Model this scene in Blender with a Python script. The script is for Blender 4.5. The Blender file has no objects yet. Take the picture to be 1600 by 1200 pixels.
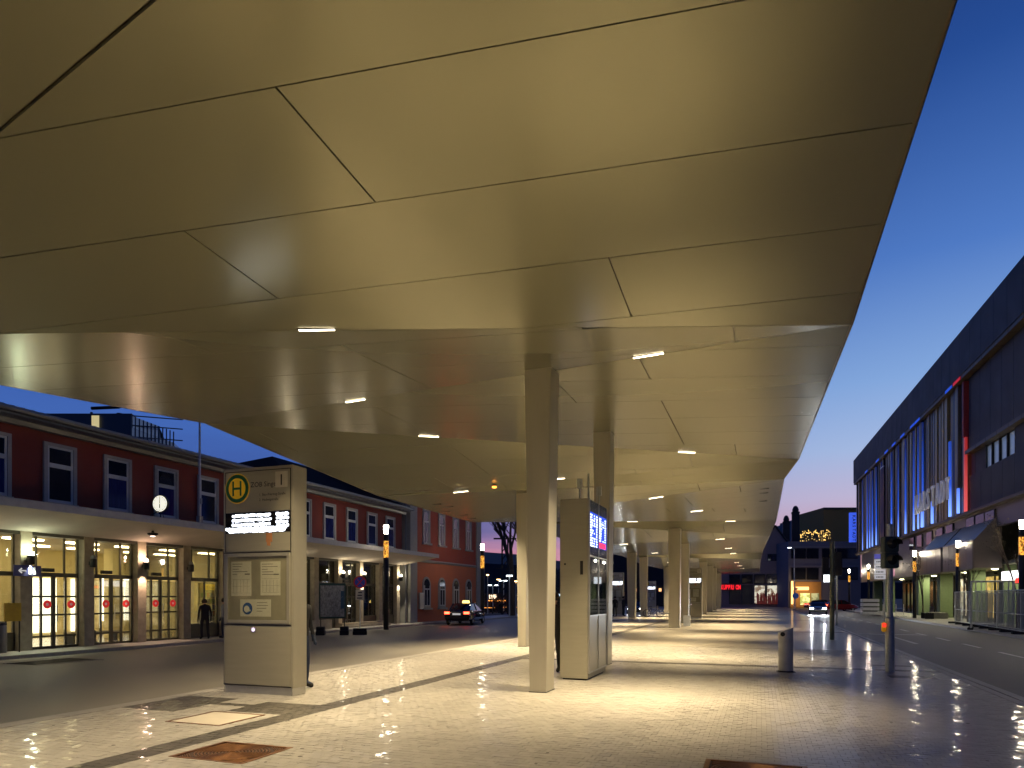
import bpy, bmesh, math, random
from mathutils import Vector, Matrix
random.seed(7)
S = bpy.context.scene
COL = S.collection
pi = math.pi
# ------------------------------------------------------------------ camera
EYE = 1.7
YAW = math.radians(19.94)
FPX = 1066.7
cam = bpy.data.cameras.new('camera'); camo = bpy.data.objects.new('camera', cam); COL.objects.link(camo)
camo.location = (0, 0, EYE); camo.rotation_euler = (pi/2, 0, YAW)
cam.lens = 24; cam.sensor_width = 36; cam.shift_y = 333/1600; cam.clip_end = 6000; cam.clip_start = .05
S.camera = camo
# ------------------------------------------------------------------ sky (dusk: the sun is down, no sun lamp)
W = bpy.data.worlds.new('World'); S.world = W; W.use_nodes = True
nt = W.node_tree; nt.nodes.clear()
def wn(t, **k):
    n = nt.nodes.new(t)
    for a, b in k.items(): setattr(n, a, b)
    return n
tc = wn('ShaderNodeTexCoord'); sep = wn('ShaderNodeSeparateXYZ'); nt.links.new(tc.outputs['Generated'], sep.inputs[0])
def ramp(stops):
    r = wn('ShaderNodeValToRGB'); e = r.color_ramp.elements
    while len(e) < len(stops): e.new(.5)
    for i, (p, c) in enumerate(stops): e[i].position = p; e[i].color = (*c, 1)
    return r
def lin(r, g, b):
    f = lambda c: (c/255/12.92) if c <= 10 else ((c/255+.055)/1.055)**2.4
    return (f(r), f(g), f(b))
bright = ramp([(0, lin(165,110,125)), (.045, lin(205,150,165)), (.09, lin(203,165,185)), (.13, lin(192,182,212)), (.19, lin(166,187,226)),
               (.27, lin(134,170,222)), (.40, lin(82,126,200)), (.56, lin(42,84,158)), (.75, lin(20,44,108)), (1, lin(12,26,76))])
dimr = ramp([(0, lin(105,70,100)), (.03, lin(105,75,120)), (.045, lin(192,116,140)), (.065, lin(190,128,158)), (.082, lin(135,108,160)), (.10, lin(72,82,146)),
             (.16, lin(66,92,165)), (.22, lin(68,104,180)), (.32, lin(58,94,172)), (.56, lin(32,62,130)), (.75, lin(18,38,96)), (1, lin(12,26,76))])
# thin cloud streaks bend the elevation that drives the low colours
mp = wn('ShaderNodeMapping'); mp.inputs['Scale'].default_value = (2.2, 2.2, 26); nt.links.new(tc.outputs['Generated'], mp.inputs[0])
nz = wn('ShaderNodeTexNoise'); nz.inputs['Scale'].default_value = 2.0; nz.inputs['Detail'].default_value = 5; nt.links.new(mp.outputs[0], nz.inputs['Vector'])
ml = wn('ShaderNodeMath', operation='MULTIPLY_ADD'); nt.links.new(nz.outputs['Fac'], ml.inputs[0]); ml.inputs[1].default_value = .05; ml.inputs[2].default_value = -.025
ad = wn('ShaderNodeMath', operation='ADD'); nt.links.new(sep.outputs['Z'], ad.inputs[0]); nt.links.new(ml.outputs[0], ad.inputs[1])
nt.links.new(sep.outputs['Z'], bright.inputs[0]); nt.links.new(ad.outputs[0], dimr.inputs[0])
dot = wn('ShaderNodeVectorMath', operation='DOT_PRODUCT'); nt.links.new(tc.outputs['Generated'], dot.inputs[0])
az = math.radians(25); dot.inputs[1].default_value = (math.sin(az), math.cos(az), 0)
mr = wn('ShaderNodeMapRange', interpolation_type='SMOOTHSTEP'); nt.links.new(dot.outputs['Value'], mr.inputs[0])
mr.inputs[1].default_value = .55; mr.inputs[2].default_value = 1.0
mx = wn('ShaderNodeMix', data_type='RGBA'); nt.links.new(mr.outputs[0], mx.inputs[0]); nt.links.new(dimr.outputs[0], mx.inputs[6]); nt.links.new(bright.outputs[0], mx.inputs[7])
night = ramp([(0, lin(40,46,74)), (.05, lin(48,58,100)), (.12, lin(58,76,138)), (.22, lin(66,102,178)), (.32, lin(58,94,172)), (.56, lin(32,62,130)), (.75, lin(18,38,96)), (1, lin(12,26,76))])
nt.links.new(ad.outputs[0], night.inputs[0])
mr2 = wn('ShaderNodeMapRange', interpolation_type='SMOOTHSTEP'); nt.links.new(dot.outputs['Value'], mr2.inputs[0]); mr2.inputs[1].default_value = .15; mr2.inputs[2].default_value = .62
mx2 = wn('ShaderNodeMix', data_type='RGBA'); nt.links.new(mr2.outputs[0], mx2.inputs[0]); nt.links.new(night.outputs[0], mx2.inputs[6]); nt.links.new(dimr.outputs[0], mx2.inputs[7]); nt.links.new(mx2.outputs[2], mx.inputs[6])
bg = wn('ShaderNodeBackground'); nt.links.new(mx.outputs[2], bg.inputs[0]); bg.inputs[1].default_value = 1.0
wo = wn('ShaderNodeOutputWorld'); nt.links.new(bg.outputs[0], wo.inputs[0])
S.view_settings.view_transform = 'Standard'; S.view_settings.look = 'None'; S.view_settings.exposure = 0; S.view_settings.gamma = 1
S.view_settings.use_curve_mapping = False
# ------------------------------------------------------------------ helpers
Fv = Vector((-math.sin(YAW), math.cos(YAW), 0)); Rv = Vector((math.cos(YAW), math.sin(YAW), 0))
def ray(u, v): return Fv + Rv*((u-800)/FPX) + Vector((0, 0, (933-v)/FPX))
def G(u, v, z=0):
    d = ray(u, v); t = (z-EYE)/d.z; return Vector((d.x*t, d.y*t, z))
def uy(u, x):            # y on the plane x=const seen at column u
    d = ray(u, 933); return x/d.x*d.y
MATS = {}
def mat(name, col, rough=.6, metal=0, emit=0, ecol=None, var=.12, nscale=6, bump=0, bscale=60, spec=.5, stretch=None, aniso=0, coat=0):
    if name in MATS: return MATS[name]
    m = bpy.data.materials.new(name); m.use_nodes = True; MATS[name] = m
    t = m.node_tree; b = t.nodes['Principled BSDF']; L = t.links
    b.inputs['Roughness'].default_value = rough; b.inputs['Metallic'].default_value = metal
    b.inputs['Specular IOR Level'].default_value = spec; b.inputs['Coat Weight'].default_value = coat
    b.inputs['Base Color'].default_value = (*col, 1)
    if emit:
        b.inputs['Emission Color'].default_value = (*(ecol or col), 1); b.inputs['Emission Strength'].default_value = emit
    if var:
        c = t.nodes.new('ShaderNodeTexCoord'); mpn = t.nodes.new('ShaderNodeMapping'); L.new(c.outputs['Object'], mpn.inputs[0])
        if stretch: mpn.inputs['Scale'].default_value = stretch
        n = t.nodes.new('ShaderNodeTexNoise'); n.inputs['Scale'].default_value = nscale; n.inputs['Detail'].default_value = 6; L.new(mpn.outputs[0], n.inputs['Vector'])
        r = t.nodes.new('ShaderNodeValToRGB'); e = r.color_ramp.elements
        e[0].position = .2; e[1].position = .8
        e[0].color = (*[max(0, x*(1-var)) for x in col], 1); e[1].color = (*[min(1, x*(1+var)) for x in col], 1)
        L.new(n.outputs['Fac'], r.inputs[0]); L.new(r.outputs[0], b.inputs['Base Color'])
        rr = t.nodes.new('ShaderNodeMapRange'); L.new(n.outputs['Fac'], rr.inputs[0]); rr.inputs[3].default_value = max(.03, rough*.8); rr.inputs[4].default_value = min(1, rough*1.25)
        L.new(rr.outputs[0], b.inputs['Roughness'])
    if bump:
        c2 = t.nodes.new('ShaderNodeTexCoord'); n2 = t.nodes.new('ShaderNodeTexNoise'); n2.inputs['Scale'].default_value = bscale; n2.inputs['Detail'].default_value = 4
        L.new(c2.outputs['Object'], n2.inputs['Vector'])
        bp = t.nodes.new('ShaderNodeBump'); bp.inputs['Strength'].default_value = bump; bp.inputs['Distance'].default_value = .02
        L.new(n2.outputs['Fac'], bp.inputs['Height']); L.new(bp.outputs[0], b.inputs['Normal'])
    return m
def glass(name, tint=(.9,.93,.92), refl=.12, rough=.02):
    if name in MATS: return MATS[name]
    m = bpy.data.materials.new(name); m.use_nodes = True; MATS[name] = m
    t = m.node_tree; t.nodes.clear(); L = t.links
    o = t.nodes.new('ShaderNodeOutputMaterial'); mxs = t.nodes.new('ShaderNodeMixShader'); tr = t.nodes.new('ShaderNodeBsdfTransparent'); gl = t.nodes.new('ShaderNodeBsdfGlossy')
    tr.inputs[0].default_value = (*tint, 1); gl.inputs['Roughness'].default_value = rough
    lw = t.nodes.new('ShaderNodeLayerWeight'); lw.inputs[0].default_value = .35
    ma = t.nodes.new('ShaderNodeMath'); ma.operation = 'MULTIPLY_ADD'; ma.inputs[1].default_value = .7 if refl > 0 else .12; ma.inputs[2].default_value = max(0, refl)*.5; L.new(lw.outputs['Fresnel'], ma.inputs[0])
    n = t.nodes.new('ShaderNodeTexNoise'); n.inputs['Scale'].default_value = 1.2; bp = t.nodes.new('ShaderNodeBump'); bp.inputs['Strength'].default_value = .03; L.new(n.outputs['Fac'], bp.inputs['Height']); L.new(bp.outputs[0], gl.inputs['Normal'])
    L.new(ma.outputs[0], mxs.inputs[0]); L.new(tr.outputs[0], mxs.inputs[1]); L.new(gl.outputs[0], mxs.inputs[2]); L.new(mxs.outputs[0], o.inputs[0])
    return m
def emis(name, col, st, noise=0, nscale=30, dark=(0.02,.02,.02)):
    """light-giving surface; noise>0 breaks it up (a lit screen or filigree)"""
    if name in MATS: return MATS[name]
    m = bpy.data.materials.new(name); m.use_nodes = True; MATS[name] = m
    t = m.node_tree; b = t.nodes['Principled BSDF']; L = t.links
    b.inputs['Base Color'].default_value = (*[c*.5 for c in col], 1); b.inputs['Emission Color'].default_value = (*col, 1); b.inputs['Emission Strength'].default_value = st
    if noise:
        c = t.nodes.new('ShaderNodeTexCoord'); n = t.nodes.new('ShaderNodeTexNoise'); n.inputs['Scale'].default_value = nscale; n.inputs['Detail'].default_value = 3; L.new(c.outputs['Object'], n.inputs['Vector'])
        r = t.nodes.new('ShaderNodeValToRGB'); r.color_ramp.elements[0].position = .5-.08; r.color_ramp.elements[1].position = .5+.1*(1-noise)+.02
        r.color_ramp.elements[0].color = (*dark, 1); r.color_ramp.elements[1].color = (*col, 1); L.new(n.outputs['Fac'], r.inputs[0]); L.new(r.outputs[0], b.inputs['Emission Color'])
    return m
class MB:
    def __init__(s): s.v = []; s.f = []
    def add(s, vs, fs):
        o = len(s.v); s.v += [tuple(p) for p in vs]; s.f += [tuple(i+o for i in f) for f in fs]; return s
    def box(s, x0, x1, y0, y1, z0, z1):
        return s.add([(x0,y0,z0),(x1,y0,z0),(x1,y1,z0),(x0,y1,z0),(x0,y0,z1),(x1,y0,z1),(x1,y1,z1),(x0,y1,z1)],
                     [(0,3,2,1),(4,5,6,7),(0,1,5,4),(1,2,6,5),(2,3,7,6),(3,0,4,7)])
    def tube(s, p0, p1, r0, r1=None, n=12, cap=True):
        r1 = r0 if r1 is None else r1; p0 = Vector(p0); p1 = Vector(p1); d = (p1-p0).normalized()
        a = Vector((0,0,1)) if abs(d.z) < .9 else Vector((1,0,0)); x = d.cross(a).normalized(); y = d.cross(x)
        vs = []
        for p, r in ((p0, r0), (p1, r1)):
            for i in range(n):
                t = 2*pi*i/n; vs.append(p + x*(r*math.cos(t)) + y*(r*math.sin(t)))
        fs = [(i, (i+1) % n, n+(i+1) % n, n+i) for i in range(n)]
        if cap: fs += [tuple(range(n))[::-1], tuple(range(n, 2*n))]
        return s.add(vs, fs)
    def lathe(s, prof, c=(0,0,0), n=20, axis='z'):
        vs = []; 
        for r, h in prof:
            for i in range(n):
                t = 2*pi*i/n
                p = (r*math.cos(t), r*math.sin(t), h)
                if axis == 'x': p = (h, p[0], p[1])
                if axis == 'y': p = (p[0], h, p[1])
                vs.append((p[0]+c[0], p[1]+c[1], p[2]+c[2]))
        m = len(prof); fs = []
        for j in range(m-1):
            for i in range(n): fs.append((j*n+i, j*n+(i+1) % n, (j+1)*n+(i+1) % n, (j+1)*n+i))
        fs += [tuple(range(n))[::-1], tuple(range((m-1)*n, m*n))]
        return s.add(vs, fs)
    def sphere(s, c, r, n=10, sz=1):
        return s.lathe([(max(.001, r*math.sin(pi*k/n)), -r*sz*math.cos(pi*k/n)) for k in range(n+1)], c, n*2)
    def prism(s, pts, h0, h1, axis='z'):
        """pts: 2-D outline; extruded between h0 and h1 along axis"""
        n = len(pts)
        def P(p, h): return {'z': (p[0],p[1],h), 'y': (p[0],h,p[1]), 'x': (h,p[0],p[1])}[axis]
        vs = [P(p, h0) for p in pts]+[P(p, h1) for p in pts]
        return s.add(vs, [tuple(range(n))[::-1], tuple(range(n, 2*n))]+[(i, (i+1) % n, n+(i+1) % n, n+i) for i in range(n)])
    def torus(s, c, R, r, axis='x', n=24, m=8):
        vs = []
        for i in range(n):
            a = 2*pi*i/n
            for j in range(m):
                b = 2*pi*j/m; q = R+r*math.cos(b); p = (q*math.cos(a), q*math.sin(a), r*math.sin(b))
                if axis == 'x': p = (p[2], p[0], p[1])
                if axis == 'y': p = (p[0], p[2], p[1])
                vs.append((p[0]+c[0], p[1]+c[1], p[2]+c[2]))
        return s.add(vs, [(i*m+j, ((i+1) % n)*m+j, ((i+1) % n)*m+(j+1) % m, i*m+(j+1) % m) for i in range(n) for j in range(m)])
    def mesh(s, name, m, smooth=False, bevel=0):
        me = bpy.data.meshes.new(name); me.from_pydata(s.v, [], s.f); me.validate()
        if m: me.materials.append(m)
        bm = bmesh.new(); bm.from_mesh(me); bmesh.ops.recalc_face_normals(bm, faces=bm.faces)
        if bevel: bmesh.ops.bevel(bm, geom=list(bm.edges), offset=bevel, segments=2, affect='EDGES', clamp_overlap=True)
        bm.to_mesh(me); bm.free()
        if smooth:
            me.polygons.foreach_set('use_smooth', [True]*len(me.polygons)); 
            try: me.set_sharp_from_angle(angle=math.radians(35))
            except Exception: pass
        return me
def link(name, me, parent=None, world=False, loc=None, rot=None):
    o = bpy.data.objects.new(name, me); COL.objects.link(o)
    if parent:
        o.parent = parent
        if world: o.matrix_parent_inverse = Matrix.Translation(-parent.location)
    if loc is not None: o.location = loc
    if rot is not None: o.rotation_euler = rot
    return o
def obj(name, mb, m, parent=None, world=False, smooth=False, bevel=0, loc=None, rot=None):
    return link(name, mb.mesh(name, m, smooth, bevel), parent, world, loc, rot)
def tag(o, label=None, cat=None, group=None, kind=None):
    if label: o['label'] = label
    if cat: o['category'] = cat
    if group: o['group'] = group
    if kind: o['kind'] = kind
    return o
def thing(name, label, cat, loc=(0,0,0), rz=0, group=None):
    o = bpy.data.objects.new(name, None); COL.objects.link(o); o.location = loc; o.rotation_euler = (0,0,rz); o.empty_display_size = .2
    return tag(o, label, cat, group)
KIDS = {}
def copy_tree(o, parent=None, top=True):
    c = o.copy(); COL.objects.link(c)
    if parent: c.parent = parent
    for ch in list(o.children): copy_tree(ch, c, False)
    return c
def dup(o, label, loc, rz=None, group=None):
    c = copy_tree(o); c.location = loc
    if rz is not None: c.rotation_euler = (0,0,rz)
    tag(c, label, group=group); return c
def text(name, s, size, m, parent, loc, rot, ext=.004, off=0, align='LEFT', world=False, sx=1):
    cu = bpy.data.curves.new(name, 'FONT'); cu.body = s; cu.size = size; cu.extrude = ext; cu.offset = off; cu.align_x = align; cu.resolution_u = 2
    t = bpy.data.objects.new(name, cu); COL.objects.link(t)
    dg = bpy.context.evaluated_depsgraph_get(); dg.update()
    me = bpy.data.meshes.new_from_object(t.evaluated_get(dg)); bpy.data.objects.remove(t); 
    if sx != 1:
        for v in me.vertices: v.co.x *= sx
    me.materials.clear(); me.materials.append(m)
    o = link(name, me, parent, world); o.location = loc; o.rotation_euler = rot; return o
def lamp(name, kind, loc, col, power, parent=None, size=.2, sy=None, rot=(0,0,0), spread=None, spot=None, blend=.5, world=True):
    l = bpy.data.lights.new(name, kind); l.color = col; l.energy = power
    if kind == 'AREA':
        l.shape = 'RECTANGLE' if sy else 'SQUARE'; l.size = size
        if sy: l.size_y = sy
        if spread: l.spread = spread
    elif kind == 'SPOT': l.spot_size = spot; l.spot_blend = blend; l.shadow_soft_size = size
    else: l.shadow_soft_size = size
    o = bpy.data.objects.new(name, l); COL.objects.link(o)
    if parent:
        o.parent = parent
        if world: o.matrix_parent_inverse = Matrix.Translation(-parent.location)
    o.location = loc; o.rotation_euler = rot; return o
# ------------------------------------------------------------------ materials
M_champ = mat('champagne_panel', (.305,.29,.188), .24, .5, var=0)
# brushed look: reflections smear along the strips
def brushed(m, sc=(1.5, 90, 1.5), st=.02):
    t = m.node_tree; b = t.nodes['Principled BSDF']; c = t.nodes.new('ShaderNodeTexCoord'); mp_ = t.nodes.new('ShaderNodeMapping'); mp_.inputs['Scale'].default_value = sc
    n = t.nodes.new('ShaderNodeTexNoise'); n.inputs['Scale'].default_value = 1; n.inputs['Detail'].default_value = 3
    bp = t.nodes.new('ShaderNodeBump'); bp.inputs['Strength'].default_value = st; bp.inputs['Distance'].default_value = .01
    t.links.new(c.outputs['Object'], mp_.inputs[0]); t.links.new(mp_.outputs[0], n.inputs['Vector']); t.links.new(n.outputs['Fac'], bp.inputs['Height']); t.links.new(bp.outputs[0], b.inputs['Normal'])
M_dark = mat('dark_metal', (.02,.019,.017), .5, .3)
M_blackmet = mat('black_lamp_metal', (.012,.012,.013), .4, .4)
M_col = mat('column_paint', (.48,.45,.36), .36, .15, var=.08, nscale=1.6, stretch=(3,3,.5))
M_tot = mat('totem_metal', (.40,.375,.285), .42, .25, var=.06, nscale=2, stretch=(1,1,8))
M_totframe = mat('totem_frame', (.44,.42,.345), .38, .45, var=.05)
M_red = mat('red_render', (.15,.022,.010), .85, var=.10, nscale=1.5, bump=.15, bscale=90)
M_red2 = mat('lamplit_red_wing', (.25,.042,.02), .85, var=.10, nscale=1.5, bump=.15, bscale=90)  # wing's red painted lighter to carry the lamp light on it
M_redlit = mat('lamplit_red_render', (.42,.115,.045), .85, var=.10, nscale=1.2, bump=.15, bscale=90)  # lower wing wall: lamp light on the red painted in as orange
M_stone = mat('limestone', (.36,.31,.22), .75, var=.25, nscale=5, bump=.3, bscale=40)
M_greyst = mat('grey_stone_trim', (.27,.265,.24), .75, var=.12, bump=.1)
M_white = mat('white_frame_paint', (.42,.42,.40), .4, var=.05)
M_soffit = mat('concrete_soffit', (.50,.44,.36), .85, var=.10, nscale=1.5)
M_alu = mat('aluminium', (.55,.55,.54), .32, .85, var=.08)
M_galv = mat('galvanised_steel', (.50,.53,.52), .42, .4, var=.18, nscale=14)
M_asph = mat('asphalt', (.16,.15,.12), .55, var=.25, nscale=1.3, bump=.35, bscale=120)
M_kerb = mat('kerb_granite', (.32,.30,.27), .5, var=.2, nscale=12, bump=.2)
M_roof = mat('roof_tiles', (.022,.011,.007), .95, spec=.05, var=.3, nscale=10)
M_gutter = mat('gutter_metal', (.17,.18,.2), .45, .6)
M_wglass = mat('dark_window_glass', (.012,.014,.022), .06, 0, var=0, spec=.8)
M_glass = glass('clear_glass'); M_caseglass = glass('case_glass', (.97,.98,.96), -.05, .05)
M_mull = mat('bronze_mullion', (.10,.092,.07), .4, .6)
M_lineW = mat('road_paint', (.55,.54,.5), .6, var=.3, nscale=9)
M_paper = mat('paper', (.6,.57,.45), .6, var=.08, nscale=20)
M_black = mat('black_print', (.015,.015,.015), .6)
M_rubber = mat('rubber', (.015,.015,.015), .8)
# ------------------------------------------------------------------ ground
def struct(name, mb, m, **k): return tag(obj(name, mb, m, **k), kind='structure')
struct('ground', MB().box(-2500, 2500, -300, 4500, -3, -.17), mat('ground_soil', (.05,.047,.042), .85, var=.2, nscale=.4))
def paver_mat(name, bands):
    m = bpy.data.materials.new(name); m.use_nodes = True; t = m.node_tree; b = t.nodes['Principled BSDF']; L = t.links
    c = t.nodes.new('ShaderNodeTexCoord')
    br = t.nodes.new('ShaderNodeTexBrick'); L.new(c.outputs['Object'], br.inputs['Vector'])
    br.inputs['Scale'].default_value = 1; br.inputs['Brick Width'].default_value = .122; br.inputs['Row Height'].default_value = .104; br.inputs['Mortar Size'].default_value = .004
    br.inputs['Color1'].default_value = (.35,.32,.265,1); br.inputs['Color2'].default_value = (.43,.39,.32,1); br.inputs['Mortar'].default_value = (.12,.11,.09,1); br.inputs['Bias'].default_value = 0
    n = t.nodes.new('ShaderNodeTexNoise'); n.inputs['Scale'].default_value = .8; n.inputs['Detail'].default_value = 2; L.new(c.outputs['Object'], n.inputs['Vector'])
    r = t.nodes.new('ShaderNodeValToRGB'); r.color_ramp.elements[0].position = .3; r.color_ramp.elements[0].color = (.88,.88,.88,1); r.color_ramp.elements[1].position = .7; L.new(n.outputs['Fac'], r.inputs[0])
    mu = t.nodes.new('ShaderNodeMix'); mu.data_type = 'RGBA'; mu.blend_type = 'MULTIPLY'; mu.inputs[0].default_value = 1; L.new(br.outputs['Color'], mu.inputs[6]); L.new(r.outputs[0], mu.inputs[7])
    L.new(mu.outputs[2], b.inputs['Base Color'])
    rr = t.nodes.new('ShaderNodeMapRange'); L.new(n.outputs['Fac'], rr.inputs[0]); rr.inputs[3].default_value = .35; rr.inputs[4].default_value = .5; L.new(rr.outputs[0], b.inputs['Roughness']); b.inputs['Coat Weight'].default_value = .25; b.inputs['Coat Roughness'].default_value = .1
    bp = t.nodes.new('ShaderNodeBump'); bp.inputs['Strength'].default_value = .4; bp.inputs['Distance'].default_value = .004; bp.invert = True; L.new(br.outputs['Fac'], bp.inputs['Height']); L.new(bp.outputs[0], b.inputs['Normal'])
    return m
M_pave = paver_mat('pavers_far', 0)
def stone_mat(name, c1, c2, r0=.2, r1=.42):
    m = bpy.data.materials.new(name); m.use_nodes = True; t = m.node_tree; b = t.nodes['Principled BSDF']; L = t.links
    g = t.nodes.new('ShaderNodeNewGeometry'); r = t.nodes.new('ShaderNodeValToRGB'); r.color_ramp.elements[0].color = (*c1, 1); r.color_ramp.elements[1].color = (*c2, 1); L.new(g.outputs['Random Per Island'], r.inputs[0])
    c = t.nodes.new('ShaderNodeTexCoord'); n = t.nodes.new('ShaderNodeTexNoise'); n.inputs['Scale'].default_value = .8; n.inputs['Detail'].default_value = 2; L.new(c.outputs['Object'], n.inputs['Vector'])
    r2 = t.nodes.new('ShaderNodeValToRGB'); r2.color_ramp.elements[0].position = .3; r2.color_ramp.elements[0].color = (.86,.86,.86,1); r2.color_ramp.elements[1].position = .7; L.new(n.outputs['Fac'], r2.inputs[0])
    mu = t.nodes.new('ShaderNodeMix'); mu.data_type = 'RGBA'; mu.blend_type = 'MULTIPLY'; mu.inputs[0].default_value = 1; L.new(r.outputs[0], mu.inputs[6]); L.new(r2.outputs[0], mu.inputs[7]); L.new(mu.outputs[2], b.inputs['Base Color'])
    rr = t.nodes.new('ShaderNodeMapRange'); L.new(n.outputs['Fac'], rr.inputs[0]); rr.inputs[3].default_value = r0; rr.inputs[4].default_value = r1; L.new(rr.outputs[0], b.inputs['Roughness'])
    b.inputs['Specular IOR Level'].default_value = .3; b.inputs['Coat Weight'].default_value = .22; b.inputs['Coat Roughness'].default_value = .07
    return m
M_st1 = stone_mat('paver_stone', (.40,.38,.335), (.47,.445,.40), .38, .55); M_st2 = stone_mat('dark_paver_stone', (.085,.078,.065), (.12,.11,.092), .35, .6)
PX0, PX1 = -9.55, 4.2
# platform: the top sheet of pavers, its kerbs, and the two roads
struct('platform', MB().box(PX0, PX1, -8, 150, -.16, -.012), M_pave)
pl_far = struct('platform_far', MB().box(PX0+.3, PX1-.35, 24.02, 150, -.011, 0), M_pave); pl_far.name = 'pavement'
struct('pavement', MB().box(-16, PX0-.12, 50, 150, -.16, 0), M_pave)
def in_dark(x, y): return any(a < x < b and c < y < d for a, b, c, d in DARK)
skip = [(-5.93, -4.95, 5.59, 6.41), (-.53, .45, 6.62, 7.44), (-7.64, -6.70, 7.15, 8.05)]
DARK = [(-6.5,-6.12,-9,24), (-6.12,9,17.75,18.15), (-9.3,-8.2,7.8,9.2), (-7.5,-6.5,8.1,9.1), (-8.2,-7.5,8.6,8.8), (2.6,3.5,16.2,16.75), (2.6,3.5,18.9,19.3)]
A_, B_ = MB(), MB()
PW, PH = .122, .104
rows = int((24-4.6)/PH)
for j in range(rows):
    y = 4.6+j*PH; off = (j % 2)*PW/2
    x = PX0+.3-off; ym = y+PH/2; cutx = sorted({q for r_ in DARK+skip for q in r_[:2] if r_[2] < ym < r_[3]}); segs = []
    while x < PX1-.35:
        xa, xb = max(x, PX0+.3), min(x+PW, PX1-.35); x += PW
        ins = [q for q in cutx if xa < q < xb]; ed = [xa]+ins+[xb]; segs += list(zip(ed, ed[1:]))
    for xa, xb in segs:
        if xb-xa < .012: continue
        cx, cy = (xa+xb)/2, y+PH/2
        if any(a < cx < b and c < cy < d for a, b, c, d in skip): continue
        g = .0025; h = random.uniform(-.0012, .0012); tx = random.gauss(0, .0008); ty = random.gauss(0, .0008)
        T = (B_ if in_dark(cx, cy) else A_)
        x0, x1, y0, y1 = xa+g, xb-g, y+g, y+PH-g
        z = [h-tx-ty, h+tx-ty, h+tx+ty, h-tx+ty]
        T.add([(x0,y0,z[0]),(x1,y0,z[1]),(x1,y1,z[2]),(x0,y1,z[3]),(x0-.002,y0-.002,-.011),(x1+.002,y0-.002,-.011),(x1+.002,y1+.002,-.011),(x0-.002,y1+.002,-.011)],
              [(0,1,2,3),(4,5,1,0),(5,6,2,1),(6,7,3,2),(7,4,0,3)])
def rawobj(name, mb, m):
    me = bpy.data.meshes.new(name); me.from_pydata(mb.v, [], mb.f); me.materials.append(m); return link(name, me)
tag(rawobj('paving_stones', A_, M_st1), 'small pale rectangular paving stones laid in running bond on the platform', 'paving', kind='stuff')
tag(rawobj('dark_paving_stones', B_, M_st2), 'dark grey paving stones forming bands across the pale platform', 'paving', kind='stuff')
gum = MB(); rg = random.Random(44)
for _ in range(170):
    gx_, gy_, q_ = rg.uniform(-9,3.8), rg.uniform(5,24), rg.uniform(.008,.03); gum.lathe([(q_,.0015),(q_*.8,.0035)], (gx_, gy_, 0), 7)
tag(obj('gum_spots', gum, mat('gum', (.10,.09,.075), .6)), 'small dark gum spots and litter scattered on the pale paving', 'litter', kind='stuff')
# dark bands where the far pavers go on
struct('paving_band', MB().box(-6.5, -6.12, 24.02, 120, 0, .004), M_st2)
for i, (y) in enumerate([36, 54, 72, 90]): struct('paving_band', MB().box(-9.2, 3.8, y, y+.4, .001, .005+.0002*i), M_st2)
# kerbs in stones
kl = MB(); kr = MB(); y = 2
while y < 140:
    L_ = 1.0 if y < 60 else 4
    kl.box(PX0, PX0+.295, y+.004, y+L_-.004, -.16, .004); kr.box(PX1-.345, PX1-.19, y+.004, y+L_-.004, -.16, .003); kr.box(PX1-.17, PX1, y+.004, y+L_-.004, -.16, .006); y += L_
tag(obj('kerb_stones', kl, M_kerb), 'pale granite kerbstones along the left platform edge', 'kerb', kind='stuff')
tag(obj('kerb_stones', kr, M_kerb), 'pale granite kerb with a dark gap along the right road', 'kerb', kind='stuff')
struct('left_road', MB().box(-20.2, PX0-.002, -8, 160, -.17, -.09), mat('light_asphalt', (.20,.185,.15), .5, var=.2, nscale=1.1, bump=.3, bscale=120))
struct('right_road', MB().box(PX1+.002, 10.6, -8, 160, -.17, -.10), M_asph)
struct('far_road', MB().box(-60, 60, 118, 128, -.165, -.085), M_asph)
struct('station_pavement', MB().box(-23, -20.2, -8, 160, -.17, .02), M_kerb)
struct('shop_pavement', MB().box(10.6, 15, -8, 118, -.17, .02), M_kerb)
y = 20
for k in range(14):
    y = 20+k*4.2
    if k not in (6,): struct('lane_marking', MB().box(7.3, 7.42, y, y+2.2, -.1, -.096), M_lineW)
struct('lane_marking', MB().box(4.6, 7.3, 37.0, 37.25, -.1, -.095), M_lineW)
struct('lane_marking', MB().box(5.6, 5.75, 30, 36.9, -.1, -.094), M_lineW)
struct('lane_marking', MB().box(5.3, 6.2, 15.2, 15.5, -.1, -.096), M_lineW)
# drain covers
M_rust = mat('rusted_iron', (.23,.105,.04), .42, .7, var=.35, nscale=14, bump=.2)
def drain(x, y, label, sx0=1.22, sy0=1.02):
    t = thing('drain_cover', label, 'drain cover', (x, y, 0)); t.scale = (sx0, sy0, 1)
    obj('frame', MB().box(-.4,.4,-.4,-.36,-.01,.004).box(-.4,.4,.36,.4,-.01,.004).box(-.4,-.36,-.36,.36,-.01,.004).box(.36,.4,-.36,.36,-.01,.004), M_rust, t)
    obj('lid_base', MB().box(-.36,.36,-.36,.36,-.0115,-.007), mat('rust_dark', (.05,.022,.01), .7), t)
    r = MB()
    for k in range(1, 12): r.torus((0,0,-.003), k*.031, .0085, 'z', 40, 6)
    for sx in (-1,1):
        for sy in (-1,1):
            for k in range(6):
                q = .34-.028*k; r.tube((sx*q, sy*.34, -.003), (sx*.34, sy*q, -.003), .005, n=6)
    obj('ribbed_lid', r, M_rust, t, smooth=True); return t
drain(-5.44, 6.0, 'rusty square drain cover with round ribs, left foreground by dark paving band')
drain(-.04, 7.03, 'rusty square drain cover cut off by the bottom edge of the picture')
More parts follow.
